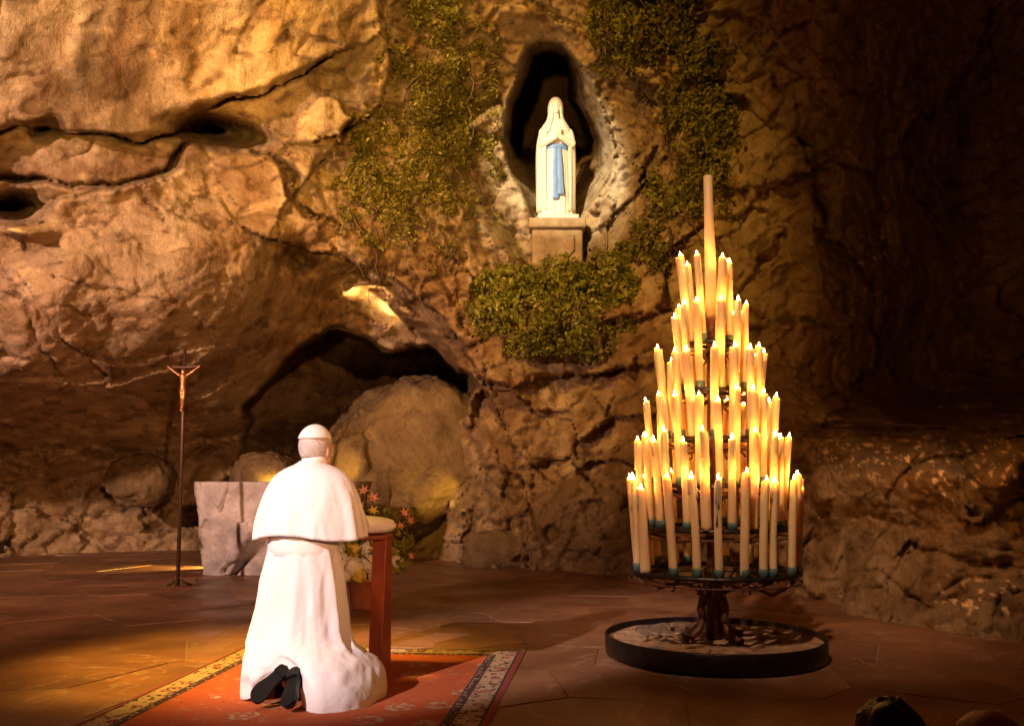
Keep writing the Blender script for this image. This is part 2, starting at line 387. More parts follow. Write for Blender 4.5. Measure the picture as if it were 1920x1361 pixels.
Y += .5*gauss(705, 552, 26, 12, 30)+.35*gauss(765, 575, 24, 8, 20)
Y -= .45*gauss(1035, 590, 160, 70)
Y -= .35*gauss(350, 520, 170, 120)+.25*gauss(120, 520, 90, 80)
Y += .35*gauss(1700, 420, 130, 190)+.25*gauss(1860, 600, 150, 120)
# the cave below
cave = [(462, 760), (520, 690), (560, 640), (620, 605), (690, 618), (740, 650), (800, 655), (868, 690), (884, 712), (872, 745), (860, 800), (850, 880), (820, 980), (760, 1040), (600, 1060), (430, 1060), (400, 900), (440, 860)]
sd = poly_sd(ax, ay, cave); k = sstep(0, 20, -sd); Y = Y*(1-k)+np.maximum(Y, 16.0-2.6*sstep(760, 900, PYg))*k
# statue niche: outer lip -> deep back
lip = [(985, 82), (1015, 72), (1050, 80), (1085, 118), (1118, 170), (1140, 230), (1152, 285), (1142, 335), (1112, 385), (1086, 420), (996, 420), (982, 372), (958, 322), (940, 272), (942, 205), (957, 150), (974, 105)]
deep = [(1000, 100), (1030, 92), (1058, 104), (1072, 140), (1078, 185), (1096, 215), (1112, 262), (1106, 292), (1085, 300), (1060, 310), (1010, 310), (990, 318), (966, 300), (954, 262), (958, 205), (974, 160), (987, 125)]
wn4 = fbm(Wx*3.1, Wy*3.1, Wz*3.1, 3); bx_, by_ = PXg+wn1*10+wn4*8, PYg+wn2*8
so = poly_sd(bx_, by_, lip); si = poly_sd(bx_, by_, deep)
t = np.where(so >= 0, 0, np.where(si <= 0, 1, np.clip(-so/(np.maximum(-so, 0)+np.maximum(si, 0)+1e-6), 0, 1)))
backY = 20.0-6.8*sstep(275, 330, by_)-.35*sstep(330, 410, by_)
lipY = Y+.0
rev = lipY+(1.5+.9*sstep(250, 340, by_))*t**1.25
Y = np.where(so < 0, rev+(np.maximum(backY, rev)-rev)*sstep(0, 16, -si), Y)
Y = Y-.22*np.exp(-np.abs(so)/16)*(so > -4)*sstep(40, 200, PYg)*sstep(440, 380, PYg)       # raised lip
# relief noise in metres
Wx, Wy, Wz = world(Y)
quiet = 1-.6*(so < 0)
rot = R(32); sx = Wx*math.cos(rot)+Wz*math.sin(rot); sz = -Wx*math.sin(rot)+Wz*math.cos(rot)
n_big = fbm(Wx*.55+3, Wy*.55, Wz*.55, 3); n_mid = fbm(Wx*1.7, Wy*1.7, Wz*1.7, 4); n_rid = fbm(Wx*1.1+9, Wy*1.1, Wz*1.1, 4, True)
n_str = fbm(sx*.5, Wy*.5, sz*3.2, 4); n_fine = fbm(Wx*6, Wy*6, Wz*6, 4); n_crk = fbm(sx*1.0+5, Wy, sz*2.0, 3)
rough_zone = .45+.55*sstep(560, 760, PXg)+.3*sstep(820, 900, PYg)
_t = R(56); _a = Wx*math.cos(_t)+Wz*math.sin(_t); _b = -Wx*math.sin(_t)+Wz*math.cos(_t)
n_sk0 = fbm(_a*.3+3, Wy*.35, _b*1.5, 4); n_sk1 = fbm(_a*.8+8, Wy*.8, _b*7, 4)
wp = np.stack([Wx+.25*n_mid, Wy+.25*n_big, Wz+.22*n_str], -1)*np.array([1, 1, 1.35])
fa, ea = facets(wp, 1.15, 1); fb, eb = facets(wp+.06*n_fine[..., None], .42, 2); fc, ec = facets(wp+.03*n_fine[..., None], .17, 3)
slab = sstep(330, 200, PYg+(PXg-350)*.25)*sstep(740, 700, PXg)
left = sstep(620, 480, PXg)*sstep(840, 760, PYg)
fz = (.55+.45*rough_zone)*(1-.8*slab)*(1-.45*left)*(1-.5*sstep(1400, 1600, PXg))
Y = Y+quiet*fz*(fa*.30+fb*.115*(1-.6*left)+fc*.042*(1-.3*left)+.10*np.exp(-(ea/.05)**2)*sstep(-.1, .3, n_mid)+.035*np.exp(-(eb/.08)**2))
Y = Y+quiet*(n_big*.34+n_mid*.10*rough_zone-np.maximum(n_rid-.25, 0)*.12*rough_zone+(n_str*.10*(1-slab)+slab*.17*n_sk0)*(1-sstep(700, 900, PXg)*.6)+n_fine*.055*rough_zone)
crk = np.exp(-(n_crk/.034)**2)*sstep(-.1, .25, n_mid); Y = Y+crk*.07*quiet
Wx, Wy, Wz = world(Y)
Wz = np.maximum(Wz, -.35)
# stone tint: pale rims, mossy film, rusty seams; also painted shade, lilac light, glints
tint = np.ones(Y.shape+(3,))
def blend(mask, col):
    global tint
    tint = tint*(1-mask[..., None])+np.array(col)*mask[..., None]
n_a = fbm(Wx*1.3+20, Wy*1.3, Wz*1.3, 5); n_b = fbm(Wx*3+50, Wy*3, Wz*3, 5)
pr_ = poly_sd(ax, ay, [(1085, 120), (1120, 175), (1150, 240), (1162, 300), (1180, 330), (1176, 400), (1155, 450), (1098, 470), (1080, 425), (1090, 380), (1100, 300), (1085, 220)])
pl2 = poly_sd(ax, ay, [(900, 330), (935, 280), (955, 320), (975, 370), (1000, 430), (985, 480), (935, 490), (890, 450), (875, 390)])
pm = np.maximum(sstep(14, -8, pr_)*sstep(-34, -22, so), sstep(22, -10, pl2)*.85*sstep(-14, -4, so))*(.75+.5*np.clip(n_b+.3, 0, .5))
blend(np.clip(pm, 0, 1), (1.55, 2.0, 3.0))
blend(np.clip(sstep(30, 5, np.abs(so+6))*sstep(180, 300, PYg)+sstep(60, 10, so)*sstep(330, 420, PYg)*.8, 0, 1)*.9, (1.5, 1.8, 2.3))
blend(np.clip(sstep(-.25, .3, n_a+.5*n_b)*np.clip(1.3*gauss(790, 250, 190, 250)+gauss(1290, 220, 130, 260), 0, 1), 0, 1)*.85, (.36, .38, .16))
th = R(56); ss = Wx*math.cos(th)+Wz*math.sin(th); st_ = -Wx*math.sin(th)+Wz*math.cos(th)
n_sk = fbm(ss*.25+3, Wy*.3, st_*1.25, 5); n_sk2 = fbm(ss*.8+8, Wy*.8, st_*7, 4)
blend(slab*sstep(-.02, .22, n_sk)*.85, (.40, .34, .28)); blend(slab*sstep(.0, .35, -n_sk)*.6, (1.3, 1.35, 1.3)); blend(slab*sstep(.05, .35, n_sk2)*.45, (.6, .52, .42))
def band(pl, wpx, k, col):
    d_, _s = seg_dist(PXg+wn1*14+wn4*10, PYg+wn2*14, pl); blend(np.clip(1.25*np.exp(-(d_/(wpx*(.7+.6*np.clip(n_b+.5, 0, 1))))**2), 0, 1)*min(1, k*1.1), col)
band([(310, -240), (275, 0), (220, 170), (190, 238)], 62, .9, (.36, .28, .19)); band([(430, -240), (375, 0), (310, 150), (270, 215)], 30, .8, (.48, .38, .26))
band([(205, -240), (188, 0), (152, 130), (128, 225)], 15, .9, (.16, .12, .07)); band([(472, -40), (462, 110)], 9, .8, (.3, .22, .14))
band([(600, -240), (560, 0), (500, 90), (420, 175)], 60, .8, (1.55, 1.5, 1.25)); band([(700, -240), (655, 60), (600, 130)], 22, .8, (.42, .34, .22)); band([(716, -240), (712, 180)], 8, .8, (1.5, 1.5, 1.3))
band([(520, -100), (480, 30), (400, 150)], 8, .6, (.45, .36, .25)); band([(345, -100), (290, 120), (255, 215)], 9, .6, (1.1, 1.0, .85))
band([(-300, 330), (0, 315), (150, 320), (250, 315), (335, 275)], 30, .85, (.40, .31, .25)); band([(110, 240), (70, 200)], 34, .6, (.5, .42, .33)); band([(490, 330), (470, 400), (400, 470)], 48, .75, (.5, .38, .24))  # first band paints the shading between the crevices
band([(-60, 560), (60, 620)], 150, .6, (1.2, 1.16, 1.35)); band([(560, 470), (600, 560), (560, 640)], 60, .7, (.5, .36, .22)); band([(720, 440), (850, 560), (900, 640)], 60, .7, (.5, .36, .22)); band([(950, 760), (1000, 900), (1010, 1040)], 90, .6, (.55, .42, .28)); band([(1180, 620), (1190, 1040)], 70, .6, (.6, .42, .26))  # first band paints the lilac light at the far left into the tint
n_fk = fbm(sx*3.2+60, Wy*3.2, sz*9, 3); blend(sstep(.20, .34, n_fk)*.8, (.30, .22, .14)); n_fk2 = fbm(sx*2.2+90, Wy*2.2, sz*7, 4); blend(sstep(.16, .36, n_fk2)*.5, (1.5, 1.45, 1.35))
d_, _s = seg_dist(ax, ay, [(190, -60), (165, 80), (140, 170), (110, 240)]); blend(np.exp(-(d_/20)**2)*.75, (.32, .28, .2))
d_, _s = seg_dist(ax, ay, [(300, -60), (250, 120), (235, 240)]); blend(np.exp(-(d_/45)**2)*.5, (.55, .48, .42))
blend(sstep(.05, .4, n_b)*.55, (.62, .48, .38))
blend(sstep(.1, .35, n_a-.4*n_b)*sstep(900, 700, PXg)*.5, (1.25, 1.28, 1.3))
blend(sstep(.7, 1, crk)*.7, (.35, .28, .22))
blend(sstep(2, 16, -si+8*n_b)*.95*sstep(345, 290, PYg), (.05, .04, .035)); blend(sstep(24, 44, -so)*.6, (.5, .4, .3)); blend(sstep(10, 40, -sd)*.6, (.4, .34, .28))  # shade of the niche interior and cave put into the colour
blend(sstep(1500, 1720, PXg)*.5, (.55, .48, .4))  # right wall tinted down, standing in for the light falling off
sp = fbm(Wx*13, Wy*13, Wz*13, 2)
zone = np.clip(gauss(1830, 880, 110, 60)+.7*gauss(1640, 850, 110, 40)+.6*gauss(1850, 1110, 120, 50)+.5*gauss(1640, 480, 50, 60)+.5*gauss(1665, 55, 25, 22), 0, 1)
blend(sstep(.22, .34, sp)*sstep(.1, .5, zone), (3.2, 3.3, 3.2))  # pale specks paint candle glints into the rock colour
nr, nc = Y.shape
W3 = np.stack([Wx, Wy, Wz], -1)
def grid_mesh(name, V, cols=None):
    r, c = V.shape[:2]; me = bpy.data.meshes.new(name)
    idx = np.arange(r*c).reshape(r, c)
    q = np.stack([idx[:-1, :-1], idx[1:, :-1], idx[1:, 1:], idx[:-1, 1:]], -1).reshape(-1, 4)
    me.vertices.add(r*c); me.vertices.foreach_set('co', V.reshape(-1).astype(np.float32))
    me.loops.add(q.size); me.loops.foreach_set('vertex_index', q.reshape(-1).astype(np.int32))
    me.polygons.add(len(q)); me.polygons.foreach_set('loop_start', (np.arange(len(q))*4).astype(np.int32))
    me.polygons.foreach_set('use_smooth', np.ones(len(q), bool)); me.update(calc_edges=True)
    if cols is not None:
        a = me.color_attributes.new('tint', 'FLOAT_COLOR', 'POINT')
        a.data.foreach_set('color', np.concatenate([cols, np.ones(cols.shape[:2]+(1,))], -1).reshape(-1).astype(np.float32))
    return me
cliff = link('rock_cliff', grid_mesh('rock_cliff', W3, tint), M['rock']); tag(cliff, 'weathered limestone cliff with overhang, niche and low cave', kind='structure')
# surface sampler
_dx = np.gradient(W3, axis=1); _dy = np.gradient(W3, axis=0); NRM = np.cross(_dx, _dy); NRM /= np.linalg.norm(NRM, axis=-1)[..., None]
NRM = np.where((NRM[..., 1:2] > 0), -NRM, NRM)
def surf(px, py):
    j = np.clip(((np.asarray(py)-gy[0])/STEP).round().astype(int), 0, nr-1); i = np.clip(((np.asarray(px)-gx[0])/STEP).round().astype(int), 0, nc-1)
    return W3[j, i], NRM[j, i]
# ------------------------------------------------------------------ ground
b = MB(); b.box((0, 9.6, -.0895), (26, 12.8, .17)); fl = b.build('floor', None, smooth=False); tag(fl, 'grotto floor of brown flagstones', kind='structure')
M['mortar'] = mat('mortar', (.24, .155, .105), .85, .25, 12, .3, 40); fl.data.materials.append(M['mortar'])
M['flag'] = []
def flag_mat(i, c):
    m = mat('flagstone_%d' % i, c, .40, .38, 1.6, .35, 9, spec=.45); N, L = m.node_tree.nodes, m.node_tree.links; bs = N['Principled BSDF']
    tc = N.new('ShaderNodeTexCoord'); n = N.new('ShaderNodeTexNoise'); n.inputs['Scale'].default_value = 1.1+.2*i; n.inputs['Detail'].default_value = 8; n.inputs['Distortion'].default_value = 1.4; L.new(tc.outputs['Object'], n.inputs['Vector'])
    a = N.new('ShaderNodeMath'); a.operation = 'SUBTRACT'; a.inputs[1].default_value = .5; L.new(n.outputs['Fac'], a.inputs[0])
    a2 = N.new('ShaderNodeMath'); a2.operation = 'ABSOLUTE'; L.new(a.outputs[0], a2.inputs[0])
    r = N.new('ShaderNodeMapRange'); r.inputs[1].default_value = 0; r.inputs[2].default_value = .010; r.inputs[3].default_value = .55; r.inputs[4].default_value = 0; L.new(a2.outputs[0], r.inputs[0])
    src = bs.inputs['Base Color'].links[0].from_socket; x = N.new('ShaderNodeMix'); x.data_type = 'RGBA'; L.new(r.outputs[0], x.inputs['Factor']); L.new(src, x.inputs['A']); x.inputs['B'].default_value = (.42, .29, .19, 1)
    L.new(x.outputs['Result'], bs.inputs['Base Color'])
    n3 = N.new('ShaderNodeTexNoise'); n3.inputs['Scale'].default_value = 2.3; n3.inputs['Detail'].default_value = 6; L.new(tc.outputs['Object'], n3.inputs['Vector'])
    r3 = N.new('ShaderNodeMapRange'); r3.inputs[1].default_value = .3; r3.inputs[2].default_value = .7; r3.inputs[3].default_value = .28; r3.inputs[4].default_value = .6; L.new(n3.outputs['Fac'], r3.inputs[0]); L.new(r3.outputs[0], bs.inputs['Roughness'])
    return m
for i, c in enumerate([(.22, .098, .046), (.255, .122, .060), (.19, .084, .040), (.235, .108, .052)]): M['flag'].append(flag_mat(i, c))
sd_pts = []
for iy in range(15):
    for ix in range(20):
        sd_pts.append(Vector((-7.2+ix*.78+(iy % 2)*.39+random.uniform(-.27, .27), 3.45+iy*.72+random.uniform(-.25, .25))))
for pi, p in enumerate(sd_pts):
    poly = [p+Vector(q) for q in ((-1.2, -1.2), (1.2, -1.2), (1.2, 1.2), (-1.2, 1.2))]
    for q in sd_pts:
        if q is p or (q-p).length > 2.2: continue
        n = (q-p).normalized(); dlim = (q-p).length/2-.004
        out = []
        for a, c in zip(poly, poly[1:]+poly[:1]):
            da = (a-p).dot(n)-dlim; dc = (c-p).dot(n)-dlim
            if da <= 0: out.append(a)
            if da*dc < 0: out.append(a+(c-a)*(da/(da-dc)))
        poly = out
        if not poly: break
    poly = [Vector((v.x, max(v.y, 3.22))) for v in poly]
    if len(poly) < 3: continue
    h = random.uniform(-.003, .002); tx, ty = random.uniform(-.003, .003), random.uniform(-.003, .003)
    top = [(v.x, v.y, h+tx*(v.x-p.x)+ty*(v.y-p.y)) for v in poly]; ins = [(p.x+(v.x-p.x)*1.004, p.y+(v.y-p.y)*1.004, h-.006) for v in poly]; bot = [(v.x, v.y, -.03) for v in poly]
    b = MB(); b.loft([bot, ins, top], False, True); b.build('flagstone', random.choice(M['flag']), fl, smooth=False)
b = MB(); b.box((0, -3.5, -.95), (40, 13.4, .1)); o = b.build('lower_pavement', M['mortar'], smooth=False); tag(o, 'lower pavement in front of the grotto step', kind='structure')
b = MB(); b.box((0, 3.1, -.46), (26, .2, .88)); o = b.build('step', M['flag'][1], smooth=False); tag(o, 'stone step up to the grotto floor', kind='structure')

# ------------------------------------------------------------------ boulders
def boulder(name, c, r, label, seed=0, rotz=0, lump=.16, n=(64, 40), mm='boulder', group=None):
    nu, nv = n; th = np.linspace(0, 2*math.pi, nu, endpoint=False); ph = np.linspace(.02, math.pi-.02, nv)
    T, Pp = np.meshgrid(th, ph); x, y, z = np.sin(Pp)*np.cos(T), np.sin(Pp)*np.sin(T), np.cos(Pp)
    sq = lambda a: np.sign(a)*np.abs(a)**.85
    k = 1+lump*fbm(x*1.1+seed, y*1.1, z*1.1, 4)*1.4-.08*np.maximum(fbm(x*2+seed, y*2, z*2, 3, True)-.2, 0)+.025*fbm(x*7+seed, y*7, z*7, 3)
    fq, eq = facets(np.stack([x, y, z], -1)+.08*fbm(x*3, y*3, z*3+seed, 2)[..., None], .75, seed); fq2, _ = facets(np.stack([x, y, z], -1), .3, seed+1)
    k = k+lump*(.9*fq+.25*fq2)
    V = np.stack([sq(x)*k*r[0], sq(y)*k*r[1], sq(z)*k*r[2]], -1)
    V = np.concatenate([V, V[:, :1]], 1)[:, ::-1]
    me = grid_mesh(name, V); bm = bmesh.new(); bm.from_mesh(me); bmesh.ops.remove_doubles(bm, verts=bm.verts, dist=.001)
    bmesh.ops.recalc_face_normals(bm, faces=bm.faces); bm.to_mesh(me); bm.free()
    o = link(name, me, M[mm]); o.location = c; o.rotation_euler = (0, 0, rotz); tag(o, label, 'boulder', group); return o
bo = boulder('boulder', P(778, 856, 12.7), (1.20, .85, 1.10), 'large rounded boulder filling the cave mouth', 5, .3, .15, (140, 90))
bo.rotation_euler = (R(-20), R(-30), .2)
boulder('boulder', P(665, 905, 12.3), (.55, .6, .75), 'yellow-lit boulder wedged left of the large cave boulder', 8)
boulder('boulder', P(500, 895, 11.6), (.42, .4, .32), 'low yellow-lit boulder just behind the stone altar', 12)
boulder('boulder', P(265, 900, 12.0), (.40, .45, .36), 'round brown boulder in the rubble left of the altar', 15)
boulder('boulder', P(950, 1040, 11.0), (.55, .4, .28), 'pale pitted stone at the foot of the central pillar', 31)

# ------------------------------------------------------------------ foliage on the rock
def leaf_cloud(name, C, Nn, size, m, parent, droop=.3, kind=None):
    n = len(C); t = rng.normal(size=(n, 3)); t[:, 2] -= droop; nn = Nn*1.0+rng.normal(size=(n, 3))*.75
    nn /= np.linalg.norm(nn, axis=1)[:, None]; t -= nn*(t*nn).sum(1)[:, None]; t /= np.linalg.norm(t, axis=1)[:, None]; bt = np.cross(nn, t)
    s = (size*np.clip(rng.lognormal(-.12, .42, n), .35, 2.2))[:, None]; f = rng.uniform(.05, .35, n)[:, None]
    v = np.stack([C-t*s*.5, C+bt*s*.30+nn*s*f*.5-t*s*.05, C+t*s*.6-nn*s*.08, C-bt*s*.30+nn*s*f*.5-t*s*.05], 1).reshape(-1, 3)
    i = np.arange(n)*4; q = np.stack([np.stack([i, i+1, i+2], -1), np.stack([i, i+2, i+3], -1)], 1).reshape(-1, 3)
    me = bpy.data.meshes.new(name); me.vertices.add(len(v)); me.vertices.foreach_set('co', v.reshape(-1).astype(np.float32))
    me.loops.add(q.size); me.loops.foreach_set('vertex_index', q.reshape(-1).astype(np.int32))
    me.polygons.add(len(q)); me.polygons.foreach_set('loop_start', (np.arange(len(q))*3).astype(np.int32)); me.update(calc_edges=True)
    sh = np.repeat(np.clip(rng.normal(.5, .24, n), 0, 1), 4); a = me.attributes.new('shade', 'FLOAT', 'POINT'); a.data.foreach_set('value', sh.astype(np.float32))
    return link(name, me, m, parent)
def plant_patch(name, label, cat, poly, n, size, thick, m, group=None, cl=3.0, thr=.0, stems=6, droop=.3, edge=40):
    xs = [p[0] for p in poly]; ys = [p[1] for p in poly]
    px = rng.uniform(min(xs), max(xs), n*4); py = rng.uniform(min(ys), max(ys), n*4)
    p, nn = surf(px, py)
    d = poly_sd(px, py, poly)
    dens = fbm(p[:, 0]*cl, p[:, 1]*cl, p[:, 2]*cl, 3)+.5*fbm(p[:, 0]*cl*3, p[:, 1]*cl*3, p[:, 2]*cl*3, 2)
    keep = (dens-thr+rng.normal(size=len(d))*.16 > sstep(-edge, edge*.5, d)*1.1-.35) & (d < edge*.6)
    p, nn, dens = p[keep][:n], nn[keep][:n], dens[keep][:n]
    k = np.clip(.45+dens*.9, .08, 1)*rng.uniform(.05, 1, len(p))
    nn2 = nn*.8+np.array([0, -.45, .25])
    c = p+nn2*(k*thick)[:, None]+rng.normal(size=p.shape)*.02
    j = len(p)//2; root = empty(name, p.mean(0), label=label, cat=cat, group=group)
    c = c-p.mean(0)
    leaf_cloud('foliage', c, nn, size, m, root, droop)
    for s in range(stems):
        i = rng.integers(0, len(p)); b = MB(); q0 = Vector(c[i]); pts = [q0]
        for _ in range(6): pts.append(pts[-1]+Vector((rng.uniform(-.10, .10), rng.uniform(-.05, .03), -rng.uniform(.05, .16))))
        b.tube(pts, [.012, .011, .010, .008, .007, .005, .003], 5); b.build('stem', M['stem'], root)
    return root
plant_patch('moss_growth', 'olive-yellow moss and fern growth on rock left of the statue niche', 'moss', [(735, 40), (830, 70), (945, 70), (945, 130), (935, 260), (910, 340), (870, 400), (760, 420), (680, 380), (690, 250), (720, 170)], 34000, .042, .12, M['moss_leaf'], thr=-.02, stems=8, edge=190, cl=2.6)
plant_patch('moss_growth', 'dense yellow moss cushion beside the dark crevice', 'moss', [(640, 215), (700, 180), (715, 260), (720, 340), (690, 390), (640, 380), (650, 300)], 6500, .045, .13, M['moss_leaf'], stems=4, edge=70, cl=2.2, thr=-.1)
plant_patch('moss_growth', 'thin moss fringe above the lamp-lit hollow', 'moss', [(580, 330), (640, 350), (720, 390), (820, 400), (790, 460), (690, 470), (620, 440)], 8000, .040, .10, M['moss_leaf'], thr=-.02, stems=8, edge=130, cl=2.8)
plant_patch('fern_growth', 'dark green fern tuft at top of cliff left of niche', 'fern', [(730, -60), (900, -60), (890, 40), (800, 90), (740, 70)], 4200, .055, .2, M['ivy_leaf'], thr=.10, stems=4, edge=90, cl=2)
plant_patch('ivy', 'glossy ivy curtain hanging beside upper right of the niche', 'ivy', [(1095, -60), (1330, -60), (1330, 60), (1260, 130), (1190, 150), (1130, 110), (1100, 50)], 15000, .056, .28, M['ivy_leaf'], thr=-.08, stems=8, edge=80, cl=1.9)
plant_patch('ivy', 'dark ivy clump on bare rock right of the statue', 'ivy', [(1210, 120), (1330, 90), (1395, 180), (1385, 270), (1310, 310), (1220, 290), (1205, 210)], 16000, .054, .26, M['ivy_leaf'], thr=-.08, stems=8, edge=90, cl=1.9)
plant_patch('ivy', 'sparse trailing ivy behind the tallest candle', 'ivy', [(1210, 300), (1380, 290), (1400, 380), (1330, 430), (1230, 420)], 5200, .054, .16, M['ivy_leaf'], thr=.08, stems=10, edge=120, cl=2)
plant_patch('ivy', 'low creeper on rock between niche and candle stand', 'ivy', [(1160, 400), (1280, 400), (1290, 520), (1230, 560), (1190, 500)], 3600, .05, .13, M['moss_leaf'], thr=.08, stems=6, edge=100, cl=2.2)
plant_patch('moss_growth', 'thin brown-green moss on rock beneath the moss slope', 'moss', [(640, 420), (760, 430), (880, 440), (900, 520), (820, 560), (740, 500)], 3200, .04, .09, M['moss_leaf'], thr=.15, stems=10, edge=120, cl=2.2)
# the rose bush under the niche: rounded clumps on the ledge
def bush(label, blobs, n, size, m):
    root = empty('rose_bush', P(1035, 660, 10.7), label=label, cat='bush'); o0 = np.array(root.location); Cs = []; Ns = []
    tot = sum(b_[3]*b_[4] for b_ in blobs)
    for px, py, Yb, rx, rz, ry in blobs:
        k = int(n*rx*rz/tot); d = rng.normal(size=(k, 3)); d /= np.linalg.norm(d, axis=1)[:, None]
        lum = 1+.38*fbm(d[:, 0]*2.2+px, d[:, 1]*2.2, d[:, 2]*2.2, 3); r = rng.uniform(.35, 1, k)**.35*lum
        c = np.array(P(px, py, Yb))+d*r[:, None]*np.array([rx, ry, rz]); Cs.append(c); Ns.append(d)
    C = np.concatenate(Cs)-o0; N_ = np.concatenate(Ns); holes = fbm(C[:, 0]*4, C[:, 1]*4, C[:, 2]*4, 3) > -.16+rng.normal(size=len(C))*.08
    leaf_cloud('foliage', C[holes], N_[holes], size, m, root, .2)
    for s in range(9):
        b = MB(); x = rng.uniform(-.9, .9); pts = [(x*.5, .25, -.25)]
        for q in range(6): pts.append((x*(.5+.12*q), .25-.09*q, -.25+.14*q+rng.uniform(-.03, .03)))
        b.tube(pts, [.016, .014, .012, .010, .008, .006, .004], 5); b.build('stem', M['stem'], root)
    for s in range(10):
        i = rng.integers(0, len(C)); b = MB(); q0 = Vector(C[i])
        b.tube([q0, q0+Vector((rng.uniform(-.1, .1), -.06, rng.uniform(-.1, .14))), q0+Vector((rng.uniform(-.2, .2), -.12, rng.uniform(-.2, .22)))], [.008, .006, .003], 5); b.build('twig', M['stem'], root)
bush('leafy green rose bush on the ledge below the statue', [(930, 570, 10.5, .42, .44, .40), (1000, 585, 10.35, .46, .48, .42), (1085, 580, 10.35, .5, .55, .42), (1150, 560, 10.4, .32, .52, .36), (1050, 525, 10.6, .5, .28, .35), (960, 535, 10.6, .4, .25, .35), (1050, 640, 10.4, .6, .18, .3), (1135, 500, 10.6, .25, .2, .25), (905, 600, 10.6, .22, .3, .25), (885, 560, 10.7, .16, .14, .15), (1185, 600, 10.4, .18, .3, .2), (1175, 470, 10.8, .16, .14, .15), (985, 655, 10.5, .3, .12, .2), (1110, 655, 10.4, .25, .16, .2), (1150, 640, 10.4, .2, .16, .2), (900, 520, 10.8, .2, .1, .15)], 30000, .046, M['bush_leaf'])

# ------------------------------------------------------------------ pedestal and statue
SY = 11.78; sb = P(1043, 418, SY)
ped = empty('pedestal', (sb.x, SY, sb.z-.55), label='carved stone pedestal block under the white statue', cat='pedestal')
b = MB(); b.box((0, .05, .46), (.74, .8, .13)); b.build('cap_slab', M['pedestal'], ped, bevel=.02)
b = MB(); b.box((0, .08, .12), (.66, .7, .56)); b.build('block', M['pedestal'], ped, bevel=.03)
b = MB()
pts = [(-.22, .30), (.22, .30), (.22, .10), (.10, -.02), (0, -.06), (-.10, -.02), (-.22, .10)]
b.loft([[(x, -.27, z) for x, z in pts], [(x, -.295, z) for x, z in pts], [(x*.85, -.298, .12+(z-.12)*.85) for x, z in pts], [(x*.78, -.283, .12+(z-.12)*.78) for x, z in pts]], True, True)
b.build('shield_relief', M['pedestal'], ped)
b = MB(); b.lathe([(.5, -.5), (.44, -.3), (.36, -.16)], 20, (0, .12, 0), True, True); b.build('corbel', M['pedestal'], ped)
st = empty('statue', (sb.x, SY-.02, sb.z-.025), R(6), label='white marble statue of a veiled robed figure with blue sash in niche', cat='statue'); st.scale = (.90, .90, .96)
b = MB(); b.box((0, 0, .045), (.60, .48, .09)); b.build('plinth', M['marble'], st, bevel=.015)
NA = 96
def fold_ring(z, rx, ry, amp, cx=0, cy=0, k=9, ph=0, sharp=1.0):
    out = []
    for i in range(NA):
        a = 2*math.pi*i/NA; f = math.sin(k*a+ph+.8*math.sin(3*a+z*1.3))*.6+.4*math.sin((k*2+1)*a+ph*2-z*2)
        r = 1+amp*f; out.append((cx+rx*r*math.cos(a), cy+ry*r*math.sin(a), z))
    return out
rows = interp_rows([(.085, .255, .20, .07), (.3, .245, .19, .08), (.6, .235, .18, .07), (.9, .215, .165, .055), (1.08, .18, .145, .03), (1.2, .19, .145, .02), (1.34, .19, .13, .012), (1.46, .13, .10, .005), (1.52, .06, .06, 0)], 40)
b = MB(); b.loft([fold_ring(z, rx, ry, am) for z, rx, ry, am in rows]); b.build('robe', M['marble'], st)
# mantle: open at the front (-y)
rows = interp_rows([(.16, .285, .225), (.4, .295, .225), (.8, .298, .22), (1.1, .292, .215), (1.28, .262, .20), (1.40, .205, .18), (1.49, .145, .15), (1.58, .118, .135), (1.68, .117, .13), (1.77, .098, .115), (1.82, .06, .075), (1.84, .015, .02)], 46)
b = MB(); rings = []
for z, rx, ry in rows:
    gap = 1.0 if z < 1.05 else (1.0+.15*math.sin((z-1.05)*8) if z < 1.3 else (.75 if z < 1.5 else .85-.85*max(0, (z-1.72)/.12)))
    gap = max(gap*.62, 0.02); outr = []; inr = []
    for i in range(60):
        a = -math.pi/2+gap+(2*math.pi-2*gap)*i/59
        f = 1+(.022*math.sin(11*a+2*math.sin(2*a+z))+.012*math.sin(19*a-z*3))*min(1, max(0, (1.5-z)*1.5))
        outr.append((rx*f*math.cos(a), .015+ry*f*math.sin(a), z)); inr.append(((rx*f-.018)*math.cos(a), .015+(ry*f-.018)*math.sin(a), z))
    rings.append(outr+inr[::-1])
b.loft(rings); b.build('mantle', M['marble'], st)
h = MB(); h.ell((0, -.03, 1.70), (.082, .10, .118)); h.ell((0, -.125, 1.685), (.013, .022, .03), 8, 6); h.ell((0, -.11, 1.625), (.022, .018, .012), 8, 6); h.ell((0, -.10, 1.595), (.03, .03, .022), 8, 6); h.ell((-.035, -.108, 1.715), (.018, .014, .010), 8, 6); h.ell((.035, -.108, 1.715), (.018, .014, .010), 8, 6); h.capsule((0, -.01, 1.48), (0, -.02, 1.62), .06, .055)
link('head', remesh(h, .010), M['marble'], st)
h = MB()
for s in (-1, 1):
    h.capsule((s*.19, -.03, 1.30), (s*.215, -.13, 1.12), .075, .065); h.capsule((s*.215, -.13, 1.12), (s*.045, -.235, 1.17), .065, .042)
    h.ell((s*.024, -.262, 1.225), (.018, .032, .05), 10, 8)
    for q, (dy, L) in enumerate(((-.024, .085), (-.009, .10), (.006, .095), (.02, .075))):
        h.capsule((s*.02, -.262+dy, 1.25), (s*.010, -.275+dy*.9, 1.25+L), .0105, .007, 8)
    h.capsule((s*.03, -.29, 1.215), (s*.018, -.302, 1.275), .011, .008, 8)
link('arms_and_hands', remesh(h, .009), M['marble'], st)
b = MB()
